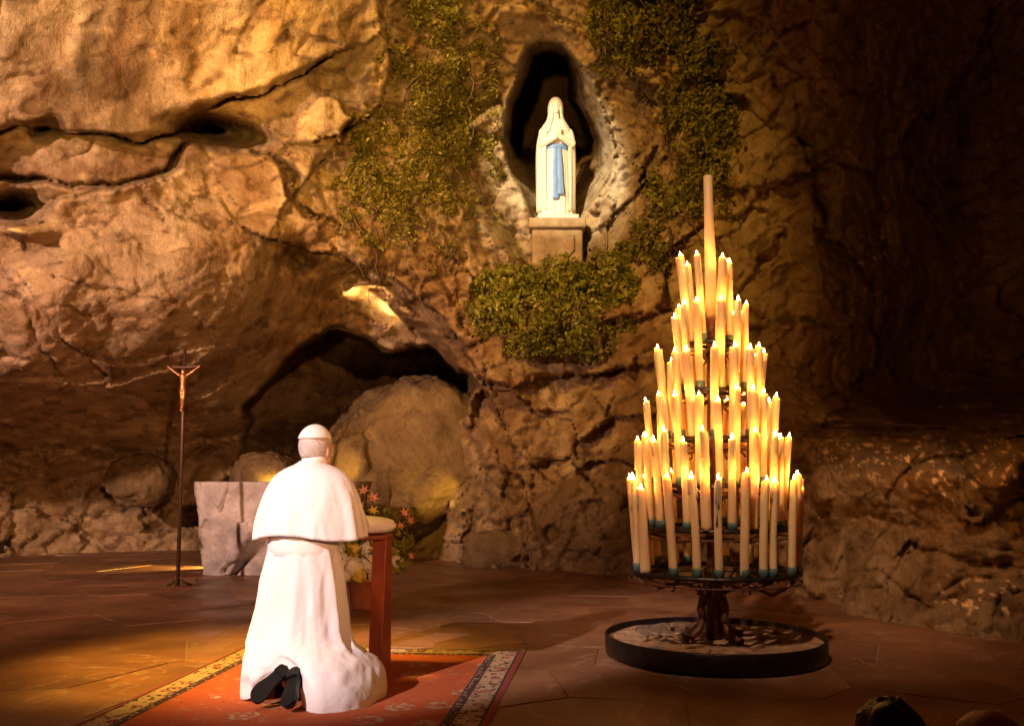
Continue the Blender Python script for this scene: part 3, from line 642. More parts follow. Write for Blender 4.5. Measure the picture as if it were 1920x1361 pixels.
for s, L in ((-1, .30), (1, .36)):
    rings = []
    for q in range(20):
        t = q/19; z = 1.06-(1.06-L)*t; wv = .032+.018*t; x0 = s*(.028+.012*t)-.01; y0 = -.165-.045*t+.006*math.sin(t*9+s)
        rings.append([(x0+wv*math.cos(a)*(1+.2*math.cos(3*a)), y0-.02+.014*math.sin(a), z) for a in [2*math.pi*k_/14 for k_ in range(14)]])
    b.loft(rings)
b.build('blue_sash', M['blue'], st)
b = MB(); b.loft([fold_ring(z, rx, ry, .01) for z, rx, ry in ((1.04, .192, .153), (1.055, .197, .158), (1.10, .196, .157), (1.115, .19, .151))]); b.build('waistband', M['blue'], st)

# ------------------------------------------------------------------ altar
al0 = G(536, 1079); al = empty('altar', (al0.x-.15, al0.y+.35, 0), R(-2), label='rough grey stone altar block with a deep slanting cleft', cat='altar')
def altar_block():
    nx, nz = 150, 90; us = np.linspace(-1, 1, nx); zs = np.linspace(0, 1, nz)
    U, Z = np.meshgrid(us, zs); hw = .80+.115*Z**1.3
    X = U*hw+.07*fbm(Z*4, U*0+np.sign(U)*3, Z*0, 4)*np.abs(U)**6; z = Z*(.985+.012*fbm(U*6, U*0, U*0+2, 3))
    Yf = -.36-.06*Z+.06*facets(np.stack([X, z, X*0], -1), .35, 5)[0]+.035*fbm(X*2.2, z*2.2, 0*X+4, 4)+.014*fbm(X*9, z*9, 0*X+4, 3)
    d = np.abs((X-(-.42))-(z-.0)*.80)/1.28; wd = .02+.05*sstep(0, .35, z)*sstep(.62, .4, z)
    Yf = Yf+.30*np.exp(-(d/wd)**2)*sstep(.66, .45, z)
    Yf = Yf+.02*np.exp(-((X+.72-.03*np.sin(z*5))/.035)**2)
    Yf = Yf+.30*np.abs(U)**24
    V = np.stack([X, Yf, z], -1); me = grid_mesh('block', V)
    bm = bmesh.new(); bm.from_mesh(me); be = [e for e in bm.edges if e.is_boundary]
    r = bmesh.ops.extrude_edge_only(bm, edges=be); vs = [g for g in r['geom'] if isinstance(g, bmesh.types.BMVert)]
    for v in vs: v.co.y = .40
    bmesh.ops.contextual_create(bm, geom=[g for g in r['geom'] if isinstance(g, bmesh.types.BMEdge) and g.is_boundary])
    bmesh.ops.recalc_face_normals(bm, faces=bm.faces); bm.to_mesh(me); bm.free(); return me
link('block', altar_block(), M['altar'], al)
# ------------------------------------------------------------------ processional crucifix
cb = G(333, 1101); ct = P(347, 655, cb.y); H = ct.z
cr = empty('crucifix', cb, label='slender standing crucifix with small gilt figure beside the altar', cat='crucifix')
cr.rotation_euler = (0, math.atan2(ct.x-cb.x, H), 0)
b = MB(); b.tube([(0, 0, .02), (0, 0, 1.55), (0, 0, H)], [.019, .018, .014], 10); b.build('pole', M['darkbronze'], cr)
b = MB()
for k in range(3):
    a = 2*math.pi*k/3+.6; b.tube([(0, 0, .12), (.05*math.cos(a), .05*math.sin(a), .05), (.13*math.cos(a), .13*math.sin(a), .012)], [.014, .013, .010], 8)
b.build('foot', M['darkbronze'], cr)
zc = H-.17
b = MB(); b.tube([(-.175, 0, zc+.01), (-.09, 0, zc-.003), (0, 0, zc-.008), (.09, 0, zc-.003), (.175, 0, zc+.01)], [.014, .012, .014, .012, .014], 8); b.build('crossbar', M['darkbronze'], cr)
h = MB(); zf = zc-.10
h.ell((0, -.03, zf+.045), (.022, .024, .03), 10, 8); h.capsule((0, -.028, zf), (0, -.03, zf-.09), .036, .024); h.capsule((0, -.03, zf-.09), (.003, -.032, zf-.13), .028, .03)
for s in (-1, 1):
    h.capsule((s*.03, -.028, zf+.005), (s*.085, -.026, zf+.045), .014, .011, 8); h.capsule((s*.085, -.026, zf+.045), (s*.145, -.024, zf+.092), .011, .008, 8); h.ell((s*.152, -.022, zf+.099), (.012, .008, .012), 8, 6)
    h.capsule((s*.014, -.032, zf-.13), (s*.010+.010, -.052, zf-.215), .02, .015, 8); h.capsule((s*.010+.010, -.052, zf-.215), (s*.006, -.035, zf-.30), .014, .010, 8); h.capsule((s*.006, -.035, zf-.30), (s*.007, -.055, zf-.335), .010, .008, 8)
link('corpus', remesh(h, .0055, 1), M['bronze'], cr)

# ------------------------------------------------------------------ carpet
c_br = G(985, 1222); c_bl = G(462, 1211); c_fr = G(880, 1361); c_fl = G(140, 1361)
ex = (c_br-c_bl); Wc = ex.length; ang = math.atan2(ex.y, ex.x); Lc = 2.25
rug = empty('carpet', (c_bl.x, c_bl.y, .004), ang, label='red oriental carpet with cream floral border under the kneeling figure', cat='carpet')
def rug_mat():
    m, N, L, b = new_mat('woven_carpet'); tc = N.new('ShaderNodeTexCoord'); sp_ = N.new('ShaderNodeSeparateXYZ'); L.new(tc.outputs['Object'], sp_.inputs[0])
    def mth(op, a, b_=None, cl=False):
        n = N.new('ShaderNodeMath'); n.operation = op; n.use_clamp = cl
        for i, s in enumerate((a, b_)):
            if s is None: continue
            if isinstance(s, (int, float)): n.inputs[i].default_value = s
            else: L.new(s, n.inputs[i])
        return n.outputs[0]
    x, y = sp_.outputs[0], mth('MULTIPLY', sp_.outputs[1], -1)
    e = mth('MINIMUM', mth('MINIMUM', x, mth('SUBTRACT', Wc, x)), mth('MINIMUM', y, mth('SUBTRACT', Lc, y)))
    def step(t): return mth('GREATER_THAN', e, t)
    def mix(f, A, B):
        n = N.new('ShaderNodeMix'); n.data_type = 'RGBA'
        for s, k in ((f, 'Factor'), (A, 'A'), (B, 'B')):
            i = n.inputs[k]
            if isinstance(s, tuple): i.default_value = (*s, 1)
            elif isinstance(s, (int, float)): i.default_value = s
            else: L.new(s, i)
        return n.outputs['Result']
    def vor(scale, thr, lo=0):
        v = N.new('ShaderNodeTexVoronoi'); v.inputs['Scale'].default_value = scale; v.inputs['Randomness'].default_value = .55; L.new(tc.outputs['Object'], v.inputs['Vector'])
        d = v.outputs['Distance']; return mth('MULTIPLY', mth('LESS_THAN', d, thr), mth('GREATER_THAN', d, lo))
    def noi(scale, thr):
        v = N.new('ShaderNodeTexNoise'); v.inputs['Scale'].default_value = scale; v.inputs['Detail'].default_value = 3; L.new(tc.outputs['Object'], v.inputs['Vector'])
        return mth('GREATER_THAN', v.outputs['Fac'], thr)
    red = (.40, .075, .011); dk = (.045, .018, .016); cream = (.40, .27, .15); rust = (.36, .085, .03)
    field = mix(vor(3.4, .24, .13), red, mix(noi(26, .5), rust, cream)); field = mix(vor(3.4, .07), field, cream); field = mix(vor(9, .10), field, (.20, .05, .03)); field = mix(mth('MULTIPLY', noi(19, .62), .7), field, (.38, .16, .08))
    border = mix(vor(11, .30, .16), cream, (.22, .04, .03)); border = mix(noi(32, .58), border, dk); border = mix(vor(11, .09), border, red)
    guard = mix(vor(26, .3), dk, (.34, .22, .13))
    c = mix(step(.03), (.26, .045, .025), dk); c = mix(step(.042), c, border); c = mix(step(.155), c, dk); c = mix(step(.165), c, guard); c = mix(step(.195), c, dk); c = mix(step(.203), c, field)
    L.new(c, b.inputs['Base Color']); b.inputs['Roughness'].default_value = .95; b.inputs['Sheen Weight'].default_value = 0
    n = N.new('ShaderNodeTexNoise'); n.inputs['Scale'].default_value = 160; L.new(tc.outputs['Object'], n.inputs['Vector'])
    bp = N.new('ShaderNodeBump'); bp.inputs['Strength'].default_value = .5; bp.inputs['Distance'].default_value = .004; L.new(n.outputs['Fac'], bp.inputs['Height']); L.new(bp.outputs['Normal'], b.inputs['Normal'])
    return m
M['rug'] = rug_mat()
nx, ny = 70, 90; V = np.zeros((ny, nx, 3)); X_, Y_ = np.meshgrid(np.linspace(0, Wc, nx), -np.linspace(0, Lc, ny)); V[..., 0] = X_+.008*fbm(X_*2, Y_*2, X_*0, 2); V[..., 1] = Y_; V[..., 2] = .008+.004*fbm(X_*2.5, Y_*2.5, X_*0+3, 3)
V[0, :, 2] = V[-1, :, 2] = 0; V[:, 0, 2] = V[:, -1, 2] = 0
link('pile', grid_mesh('pile', V), M['rug'], rug)
b = MB()
for k in range(170):
    x = Wc*(k+.5)/170; l = random.uniform(.025, .045); b.box((x+random.uniform(-.003, .003), l/2, .003), (.005, l, .004))
fr = b.build('fringe', mat('fringe_yarn', (.42, .30, .20), .9), rug, smooth=False)

# ------------------------------------------------------------------ people
def body_mesh(voxel, arms, headrot=0, hands=True, cxo=-.045):
    h = MB()
    ox = cxo; h.ell((ox, 0, .52), (.13, .10, .12)); h.capsule((ox, 0, .60), (ox*.5, 0.01, .92), .10, .12); h.ell((0, .01, .98), (.165, .10, .09))
    h.capsule((0, .0, 1.04), (0, .02, 1.14), .062, .056)
    hr = Matrix.Rotation(headrot, 3, 'Z'); hc = Vector((0, .03, 1.185))
    hp = lambda x, y, z: hc+hr @ Vector((x, y, z))
    h.ell(hp(0, -.008, .02), (.077, .095, .098), rot=hr); h.ell(hp(0, .035, -.045), (.058, .06, .062), rot=hr); h.ell(hp(0, .082, -.092), (.024, .018, .018), 8, 6)
    h.ell(hp(0, .098, -.018), (.013, .02, .026), 8, 6, rot=hr); h.ell(hp(0, .09, -.058), (.024, .012, .012), 8, 6, rot=hr); h.ell(hp(0, .082, .022), (.05, .016, .012), 10, 6, rot=hr)
    for s in (-1, 1): h.ell(hp(s*.078, -.005, -.01), (.010, .02, .034), 10, 8, rot=hr @ Matrix.Rotation(s*.35, 3, 'Z'))
    for s in (-1, 1):
        h.capsule((ox+s*.08, 0, .46), (ox+s*.095, .06, .085), .075, .058); h.capsule((ox+s*.095, .06, .075), (s*.05, -.10, .08), .055, .040)
        h.capsule((s*.05, -.10, .08), (s*.035+.01, -.17, .09), .040, .034)
        sh, el, wr = arms[s]
        h.capsule(sh, el, .052, .042); h.capsule(el, wr, .042, .028)
        if hands:
            d = (Vector(wr)-Vector(el)).normalized(); w_ = Vector(wr); sidev = Vector((s, 0, 0)); palm = w_+d*.055
            h.ell(palm, (.016, .05, .036), 12, 8, rot=d.to_track_quat('Y', 'Z').to_matrix())
            up = sidev.cross(d).normalized()*s
            for q, (off, L) in enumerate(((.028, .075), (.010, .088), (-.009, .082), (-.027, .062))):
                a = palm+d*.035+up*off; m_ = a+d*L*.55-sidev*.004; e_ = m_+d*L*.4-sidev*.014; h.capsule(a, m_, .0095, .0088, 8); h.capsule(m_, e_, .0088, .0075, 8)
            a = palm-d*.02+up*.03; h.capsule(a, a+d*.035+up*.022-sidev*.006, .011, .010, 8); h.capsule(a+d*.035+up*.022-sidev*.006, a+d*.07+up*.024-sidev*.012, .010, .008, 8)
    return remesh(h, voxel, 3)
kp = Vector((-.985, 4.53, .012)); FACE = R(-10)
pe = empty('person', kp, FACE, label='kneeling person in white cassock, shoulder cape and white skullcap, seen from behind', cat='person'); pe.scale = (.97, 1, .985)
arms = {s: ((s*.155, .02, .97), (s*.19, .15, .80), (s*.06+.02, .36, .835)) for s in (-1, 1)}
HR = R(-14)
link('body', body_mesh(.0075, arms, HR), M['skin'], pe)
def cap_shell(name, m, parent, c, r, z0, off, hrot, nz=14, back=0, zfun=None, rough_=0):
    b = MB(); n = 40; hr = Matrix.Rotation(hrot, 3, 'Z'); rings = []
    for j in range(nz+1):
        ring = []
        for i in range(n):
            a = 2*math.pi*i/n; zz = zfun(a) if zfun else z0; ph = math.acos(max(-1, min(1, zz)))*(1-j/nz)+.002
            p = Vector(((r[0]+off)*math.sin(ph)*math.cos(a), (r[1]+off)*math.sin(ph)*math.sin(a), (r[2]+off)*math.cos(ph)))
            ring.append(Vector(c)+hr @ p)
        rings.append(ring)
    if rough_: rings = [[Vector(p)+(Vector(p)-Vector(c)).normalized()*rough_*float(fbm(np.array([p[0]*22]), np.array([p[1]*22]), np.array([p[2]*22+3]), 3)[0]) for p in r] for r in rings]
    b.loft(rings, True, True); return b.build(name, m, parent)
hc = (0, .022, 1.205)
cap_shell('hair', M['grey_hair'], pe, hc, (.077, .095, .098), 0, .004, HR, 16, zfun=lambda a: (-.62 if math.sin(a) < -.15 else (.05 if math.sin(a) < .35 else .62)))
cap_shell('skullcap', M['silk'], pe, (hc[0], hc[1]-.012, hc[2]+.004), (.080, .092, .099), .30, .006, HR)
# cassock
def smooth_closed(pts, n):
    p = np.array(pts, float); k = len(p); t = np.arange(k+3); out = []
    for i in range(n):
        u = i/n*k; j = int(u); f = u-j
        p0, p1, p2, p3 = p[(j-1) % k], p[j % k], p[(j+1) % k], p[(j+2) % k]
        out.append(.5*((2*p1)+(-p0+p2)*f+(2*p0-5*p1+4*p2-p3)*f*f+(-p0+3*p1-3*p2+p3)*f**3))
    return np.array(out)
hem = smooth_closed([(.385, .04, 0), (.38, -.15, 0), (.31, -.29, 0), (.19, -.35, 0), (.10, -.29, .012), (.05, -.22, .085), (-.02, -.23, .135), (-.10, -.22, .11), (-.19, -.20, .02), (-.27, -.15, 0), (-.305, -.0, 0), (-.29, .20, 0), (-.1, .29, 0), (.12, .29, 0), (.29, .2, 0)], 240)
NB = 160
ha = np.unwrap(np.arctan2(hem[:, 1], hem[:, 0])); hang = np.mod(ha, 2*math.pi); od = np.argsort(hang)
A_ = np.linspace(0, 2*math.pi, NB, endpoint=False)
hr_ = np.interp(A_, np.r_[hang[od]-2*math.pi, hang[od], hang[od]+2*math.pi], np.tile(np.hypot(hem[od, 0], hem[od, 1]), 3))
hz_ = np.interp(A_, np.r_[hang[od]-2*math.pi, hang[od], hang[od]+2*math.pi], np.tile(hem[od, 2], 3))
# (z, x0, x1, yb, yf, hemfactor)
key = [(0, 0, 0, 0, 0, 1), (.04, -.25, .24, -.2, .2, .97), (.10, -.27, .25, -.23, .24, .80), (.165, -.285, .245, -.235, .23, .48), (.215, -.295, .225, -.22, .21, .16), (.27, -.295, .200, -.185, .19, 0), (.40, -.272, .178, -.16, .18, 0), (.56, -.25, .16, -.15, .16, 0), (.70, -.216, .128, -.132, .14, 0), (.77, -.212, .124, -.13, .14, 0), (.86, -.22, .14, -.14, .145, 0), (1.0, -.17, .13, -.11, .12, 0), (1.10, -.075, .06, -.06, .075, 0)]
rows = interp_rows(key, 84); rows[:, 5] = np.clip(rows[:, 5], 0, 1)
b = MB(); rings = []
for ri, (z, x0, x1, yb, yf, hf) in enumerate(rows):
    ring = []
    ecx, ecy = (x0+x1)/2, (yb+yf)/2; rx, ry = max((x1-x0)/2, .001), max((yf-yb)/2, .001)
    fold = .085*max(0, 1-abs(z-.36)/.42)+.014*(z < .8)
    for i, a in enumerate(A_):
        ex_, ey_ = ecx+rx*math.copysign(abs(math.cos(a))**.92, math.cos(a)), ecy+ry*math.copysign(abs(math.sin(a))**.92, math.sin(a))
        q = math.sin(8*a+1.1*math.sin(2*a+.6)+z*1.5)*.55+.45*math.sin(15*a+2.1+z*2.4+1.5*math.sin(a*3))
        q = math.copysign(abs(q)**.8, q)
        q = q+.5*(1-2*abs(math.sin(6.5*a+.9*math.sin(3*a)+z*1.1)))
        k = 1+fold*.8*q*(1.0 if z > .2 else .6)
        ex_, ey_ = ecx+(ex_-ecx)*k, ecy+(ey_-ecy)*k
        r_ = hr_[i]*(1+.012*math.sin(7*a+z*9)+(.03*math.sin(5*a+1)*min(1, z*9)))
        hx, hy = r_*math.cos(a), r_*math.sin(a); zz = z*(1-hf)+(hz_[i]+z*(1-.4*(hz_[i] > .02)))*hf
        wr = .016*math.sin(17*ex_+23*z+9*ey_)*math.exp(-((z-.2)/.1)**2)+.012*math.sin(31*z+19*ex_+6*ey_)*math.exp(-((z-.16)/.09)**2)
        ring.append((ex_*(1-hf)+hx*hf, (ey_*(1-hf)+hy*hf)+wr, zz+wr))
    rings.append(ring)
b.loft(rings, False, True)
va = np.array(b.v); rg = fbm(va[:, 0]*9, va[:, 1]*9, va[:, 2]*2.2, 3, True)*.010+fbm(va[:, 0]*7+3, va[:, 1]*7, va[:, 2]*9, 3, True)*.012*np.exp(-((va[:, 2]-.18)/.13)**2)
rd = va[:, :2]-np.array([-.02, 0]); rd /= np.linalg.norm(rd, axis=1)[:, None]+1e-6; va[:, :2] += rd*rg[:, None]; b.v = [tuple(p) for p in va]
cas = b.build('cassock', M['white'], pe)
mod = cas.modifiers.new('s', 'SOLIDIFY'); mod.thickness = .004
# waist sash
b = MB(); rings = []
for z, g in ((.655, -.002), (.66, .006), (.70, .009), (.735, .007), (.77, .009), (.775, -.002)):
    rings.append([(-.044+(.174+g)*math.cos(a), .004+(.139+g)*math.sin(a), z+.006*math.sin(a*2)) for a in A_])
b.loft(rings, False, False); b.build('waist_sash', M['silk'], pe)
# cape with thickness
key = [(1.128, .062, .062, .0), (1.112, .085, .08, .0), (1.088, .140, .105, .05), (1.05, .192, .130, .1), (.98, .232, .152, .4), (.90, .256, .166, .7), (.82, .272, .178, .9), (.742, .284, .186, 1)]
rows = interp_rows(key, 40); b = MB(); rings = []
def cape_ring(z, rx, ry, k, off):
    out = []
    for a in A_:
        f = 1+.034*k*(math.sin(9*a+1.4*math.sin(2*a)+.5)*.6+.4*math.sin(17*a+z*5+1.5*math.sin(3*a)))
        out.append((-.012+(rx+off)*f*math.cos(a)*(1 if math.cos(a) > 0 else 1.03), .01+(ry+off)*f*math.sin(a), z+(.012*math.sin(3*a+.8)-.012*math.sin(a))*k))
    return out
for z, rx, ry, k in rows: rings.append(cape_ring(z, rx, ry, k, 0))
for z, rx, ry, k in rows[::-1][:30]: rings.append(cape_ring(z+.002, rx, ry, k, -.007))
b.loft(rings, False, False)
va = np.array(b.v); rg = fbm(va[:, 0]*8+5, va[:, 1]*8, va[:, 2]*1.6, 3, True)*.012*sstep(1.08, .85, va[:, 2])
rd = va[:, :2]-np.array([-.01, .01]); rd /= np.linalg.norm(rd, axis=1)[:, None]+1e-6; va[:, :2] += rd*rg[:, None]; b.v = [tuple(p) for p in va]
b.build('shoulder_cape', M['white'], pe)
b = MB(); b.lathe([(.060, 1.105), (.066, 1.108), (.064, 1.135), (.062, 1.15), (.058, 1.149), (.056, 1.11)], 40, (0, .008, 0)); b.build('collar', M['silk'], pe)
# sleeves
for s in (-1, 1):
    sh, el, wr = [Vector(q) for q in arms[s]]; b = MB()
    b.tube([sh+Vector((-s*.02, 0, .03)), sh.lerp(el, .5), el+Vector((s*.005, .0, -.012)), el.lerp(wr, .5)+Vector((0, 0, -.01)), wr], [.062, .060, .056, .052, .050], 22); b.build('sleeve', M['white'], pe)
def shoe(parent, loc, rot):
    # local: +x toe, z up (sole at 0)
    L_ = np.linspace(0, .285, 26); rings = []; r2 = []
    for x in L_:
        t = x/.285; hw = .032*min(1, (t/.06)**.5 if t < .06 else 1)*(1-.10*math.sin(t*math.pi*1.1))+.014*math.exp(-((t-.72)/.2)**2)
        if t > .86: hw *= math.sqrt(max(0.02, 1-((t-.86)/.14)**2))
        ht = .075-.028*sstep(.15, .55, t)-.012*sstep(.55, .9, t)
        if t > .92: ht *= math.sqrt(max(.05, 1-((t-.92)/.085)**2))
        if t < .05: ht *= .9
        cy = .008*math.sin(t*math.pi)
        rings.append([(x, cy+hw*math.copysign(abs(math.cos(a))**.8, math.cos(a)), .014+ht*.5+ht*.5*math.sin(a)) for a in [2*math.pi*q/20 for q in range(20)]])
        r2.append((x, cy, hw+.004))
    so_ = empty('shoe', loc); so_.parent = parent; so_.rotation_euler = rot; so_.scale = (.74, .84, .82)
    b = MB(); b.loft(rings); b.build('upper', M['shoe'], so_)
    b = MB(); b.loft([[(x, c-h_, 0), (x, c+h_, 0), (x, c+h_, .016), (x, c-h_, .016)] for x, c, h_ in r2]); b.build('sole', M['sole'], so_, smooth=False)
    b = MB(); b.loft([[(x, c-h_, -.018), (x, c+h_, -.018), (x, c+h_, .001), (x, c-h_, .001)] for x, c, h_ in r2[:7]]); b.build('heel', M['sole'], so_, smooth=False)
def mrot(toe, solen):                  # orientation from toe direction and up-of-shoe vector
    x = Vector(toe).normalized(); z = Vector(solen); z = (z-x*z.dot(x)).normalized(); y = z.cross(x)
    return Matrix((x, y, z)).transposed().to_euler()
shoe(pe, (-.015, -.215, .165), mrot((-.42, -.62, -.50), (-.45, .55, -.75)))
shoe(pe, (.035, -.235, .165), mrot((.16, -.72, -.52), (.35, .45, -.80)))
# kneeler
kn = empty('kneeler', (kp.x-.005, kp.y+.46, .012), FACE, label='red wooden prayer kneeler with white padded armrest in front of kneeling person', cat='kneeler')
rings = []
for k in range(25):
    t = -1+2*k/24; x = t*.375; e = (1-abs(t)**5)**.45 if abs(t) < 1 else .05
    e = max(e, .05); rings.append([(x, .0+.125*e*math.copysign(abs(math.cos(a))**.6, math.cos(a)), .772+.048*e*math.copysign(abs(math.sin(a))**.7, math.sin(a))+.004*math.sin(9*x)) for a in [2*math.pi*q/28 for q in range(28)]])
b = MB(); b.loft(rings); b.build('armrest_cushion', M['cushion'], kn)
b = MB(); b.box((0, 0, .716), (.66, .20, .022)); b.build('armrest_board', M['redwood'], kn, bevel=.005)
for s in (-1, 1):
    b = MB(); pr = [(-.055, .706), (.055, .706), (.055, .35), (.065, .02), (-.10, .02), (-.075, .35)]
    b.loft([[(s*.295+o_, y_*1.0+.02, z_) for y_, z_ in pr] for o_ in (-.038, .038)]); b.build('upright', M['redwood'], kn, smooth=False, bevel=.006)
b = MB(); b.box((0, -.20, .075), (.50, .40, .03)); b.build('kneeling_board', M['redwood'], kn, bevel=.006)
b = MB(); b.box((0, .07, .06), (.515, .05, .08)); b.build('front_rail', M['redwood'], kn, bevel=.006)
for s in (-1, 1):
    b = MB(); b.box((s*.20, -.34, .03), (.06, .06, .06)); b.build('foot', M['redwood'], kn, bevel=.004)

# ------------------------------------------------------------------ flowers
fp = G(690, 1139); fl_ = empty('flower_arrangement', fp, label='terracotta pot of cream hydrangeas with orange and yellow blooms behind the kneeler', cat='flowers')
b = MB(); b.lathe([(.0, 0), (.125, 0), (.13, .01), (.165, .21), (.178, .212), (.18, .245), (.165, .245), (.155, .21), (0, .205)], 32); b.build('pot', M['terracotta'], fl_)
b = MB(); b.lathe([(.158, .215), (.08, .228), (.001, .232)], 24); b.build('soil', M['soil'], fl_)
def floret(b, c, n, s):
    n = Vector(n).normalized(); u = n.orthogonal().normalized(); v = n.cross(u); c = Vector(c)
    a0 = random.uniform(0, 2)
    for k in range(4):
        a = a0+k*math.pi/2; d = u*math.cos(a)+v*math.sin(a); e = u*math.cos(a+1.57)+v*math.sin(a+1.57)
        b.add([c, c+d*s*.6+e*s*.4+n*s*.1, c+d*s+n*s*.18, c+d*s*.6-e*s*.4+n*s*.1], [(0, 1, 2, 3)])
for k, (x, y, z, r) in enumerate([(-.19, -.06, .36, .085), (-.09, -.13, .33, .09), (.02, -.12, .36, .085), (.13, -.10, .34, .075), (.22, -.02, .36, .07), (-.12, -.03, .44, .085), (.0, -.03, .46, .085), (.10, -.02, .45, .08), (-.20, .05, .44, .075), (.20, .06, .45, .07), (-.05, -.16, .27, .065), (.08, -.16, .27, .06), (-.16, -.13, .27, .06)]):
    b = MB()
    b.ell((x, y, z), (r*.86,)*3, 14, 10)
    for q in range(70):
        d = Vector(rng.normal(size=3)).normalized(); floret(b, Vector((x, y, z))+d*r*random.uniform(.84, .9), d, .022)
    b.build('hydrangea_head', M['petal_y'] if k in (3, 10, 5) else M['petal_w'], fl_, smooth=False)
def bloom(c, d, s, m):
    c = Vector(c); d = Vector(d).normalized(); u = d.orthogonal().normalized(); v = d.cross(u); b = MB()
    for k in range(6):
        a = k*math.pi/3; e = u*math.cos(a)+v*math.sin(a); f = u*math.cos(a+1.57)+v*math.sin(a+1.57)
        b.add([c, c+d*s*.5+e*s*.3+f*s*.22, c+d*s*.75+e*s*.8+f*s*.1, c+d*s*.7+e*s*1.15, c+d*s*.75+e*s*.8-f*s*.1, c+d*s*.5+e*s*.3-f*s*.22], [(0, 1, 2, 3, 4, 5)])
    b.build('bloom', m, fl_, smooth=False)
for (x, y, z, dx, s, m) in [(-.05, .02, .92, -.1, .07, 'petal_o'), (.02, .0, .86, .3, .075, 'petal_o'), (-.06, -.03, .80, -.4, .06, 'petal_y'), (.03, -.03, .76, .2, .065, 'petal_y'), (-.02, 0, .70, -.2, .06, 'petal_o'), (.27, .0, .74, .6, .07, 'petal_o'), (.31, .03, .68, .8, .065, 'petal_o'), (.25, -.02, .64, .3, .06, 'petal_o'), (.33, .0, .40, .8, .05, 'petal_o'), (.22, .02, .58, .5, .05, 'petal_y')]:
    b = MB(); b.tube([(x*.2, y, .23), (x*.6, y, .23+(z-.23)*.6), (x, y, z)], [.006, .005, .004], 5); b.build('stem', M['stem'], fl_)
    bloom((x, y, z), (dx, -.8, .5), s*.68, M[m])
C = np.clip(rng.normal(size=(420, 3)), -1.9, 1.7)*np.array([.16, .10, .15])+np.array([.03, 0, .50]); leaf_cloud('leaves', C, rng.normal(size=C.shape), .08, M['bush_leaf'], fl_)
b = MB()
for k in range(14):
    a = rng.uniform(-1.2, 1.5); L_ = rng.uniform(.25, .5); s0 = Vector((.02, 0, .5)); d = Vector((math.sin(a), -.2, math.cos(a)*.8))
    pts = [s0+d*L_*t-Vector((0, 0, .12*t*t)) for t in (0, .35, .7, 1)]; b.tube(pts, [.004, .006, .005, .001], 4)
b.build('grass_blades', M['bush_leaf'], fl_)
# strap-leaved plant at the far left
pp = G(18, 1040); pl_ = empty('strap_plant', (pp.x, pp.y-.3, 0), label='dim potted plant with long arching pale leaves by the left wall', cat='plant')
b = MB(); b.lathe([(.001, 0), (.12, 0), (.16, .26), (.175, .26), (.175, .30), (.15, .30), (.14, .25), (.001, .24)], 24); b.build('pot', mat('dark_pot', (.05, .035, .025), .7), pl_)
M['strap'] = leaf_mat('pale_strap_leaf', (.10, .10, .03), (.26, .21, .10))
for k in range(22):
    a = k*2.4; L_ = rng.uniform(.6, 1.1); sp_ = rng.uniform(.18, .45); b = MB(); rings = []
    for q in range(9):
        t = q/8; r_ = .03+sp_*t**1.6; z_ = .26+L_*(t-.42*t**3); wv = .020*math.sin(math.pi*min(1, .12+t*.9))+.002
        c_ = Vector((math.cos(a)*r_, math.sin(a)*r_, z_)); sv = Vector((-math.sin(a), math.cos(a), 0))
        rings.append([c_-sv*wv, c_+Vector((0, 0, -wv*.4)), c_+sv*wv, c_+Vector((0, 0, .003))])
    b.loft(rings); b.build('leaf', M['strap'], pl_)

# ------------------------------------------------------------------ candle stand
cs0 = G(1338, 1190); ZC = 5.53
root_c = P(1338, 1178, ZC); CX0, CY0 = root_c.x, ZC
cst = empty('candle_stand', (CX0, CY0, 0), 0, label='tall tiered black iron candle stand on a round shallow basin', cat='candle stand')
LEAN = .020
b = MB(); b.lathe([(.001, .005), (.615, .005), (.638, .012), (.643, .06), (.643, .118), (.637, .125), (.627, .122), (.623, .075), (.001, .07)], 96); b.build('basin', M['iron'], cst)
def disc_bed():
    n, m_ = 72, 22; rr = np.linspace(.002, .624, m_); th = np.linspace(0, 2*math.pi, n+1); T, Rr = np.meshgrid(th, rr)
    x, y = Rr*np.cos(T), Rr*np.sin(T); z = .092+.016*fbm(x*5, y*5, x*0, 4)+.006*fbm(x*20, y*20, x*0, 2)
    return grid_mesh('wax_bed', np.stack([x, y, z], -1)[:, ::-1])
link('wax_bed', disc_bed(), M['waxbed'], cst)
for k in range(26):                                 # spent stubs and drips lying in the basin
    a = rng.uniform(0, 6.28); r_ = rng.uniform(.15, .55); a2 = rng.uniform(0, 6.28); l = rng.uniform(.03, .1); b = MB()
    c_ = Vector((r_*math.cos(a), r_*math.sin(a), .108)); d = Vector((math.cos(a2), math.sin(a2), 0))*l
    b.tube([c_-d, c_+Vector((0, 0, .004)), c_+d], [.008, .010, .005], 6); b.build('wax_scrap', M['waxbed'], cst)
for k in range(4):
    a = 2*math.pi*k/4+.55; ca, sa = math.cos(a), math.sin(a); b = MB()
    pts = [(.035, .50), (.045, .40), (.075, .33), (.10, .27), (.09, .21), (.11, .16), (.17, .12), (.22, .105), (.235, .125)]
    b.tube([(r_*ca, r_*sa, z) for r_, z in pts], [.022, .024, .027, .024, .020, .022, .022, .018, .012], 10); b.build('leg', M['rust'], cst)
for k in range(4):
    a = 2*math.pi*k/4+1.2; ca, sa = math.cos(a), math.sin(a); b = MB()
    b.tube([(.06*ca, .06*sa, .36), (.2*ca, .2*sa, .42), (.34*ca, .34*sa, .36), (.42*ca, .42*sa, .40), (.47*ca, .47*sa, .45)], [.010]*5, 7); b.build('scroll_brace', M['rust'], cst)
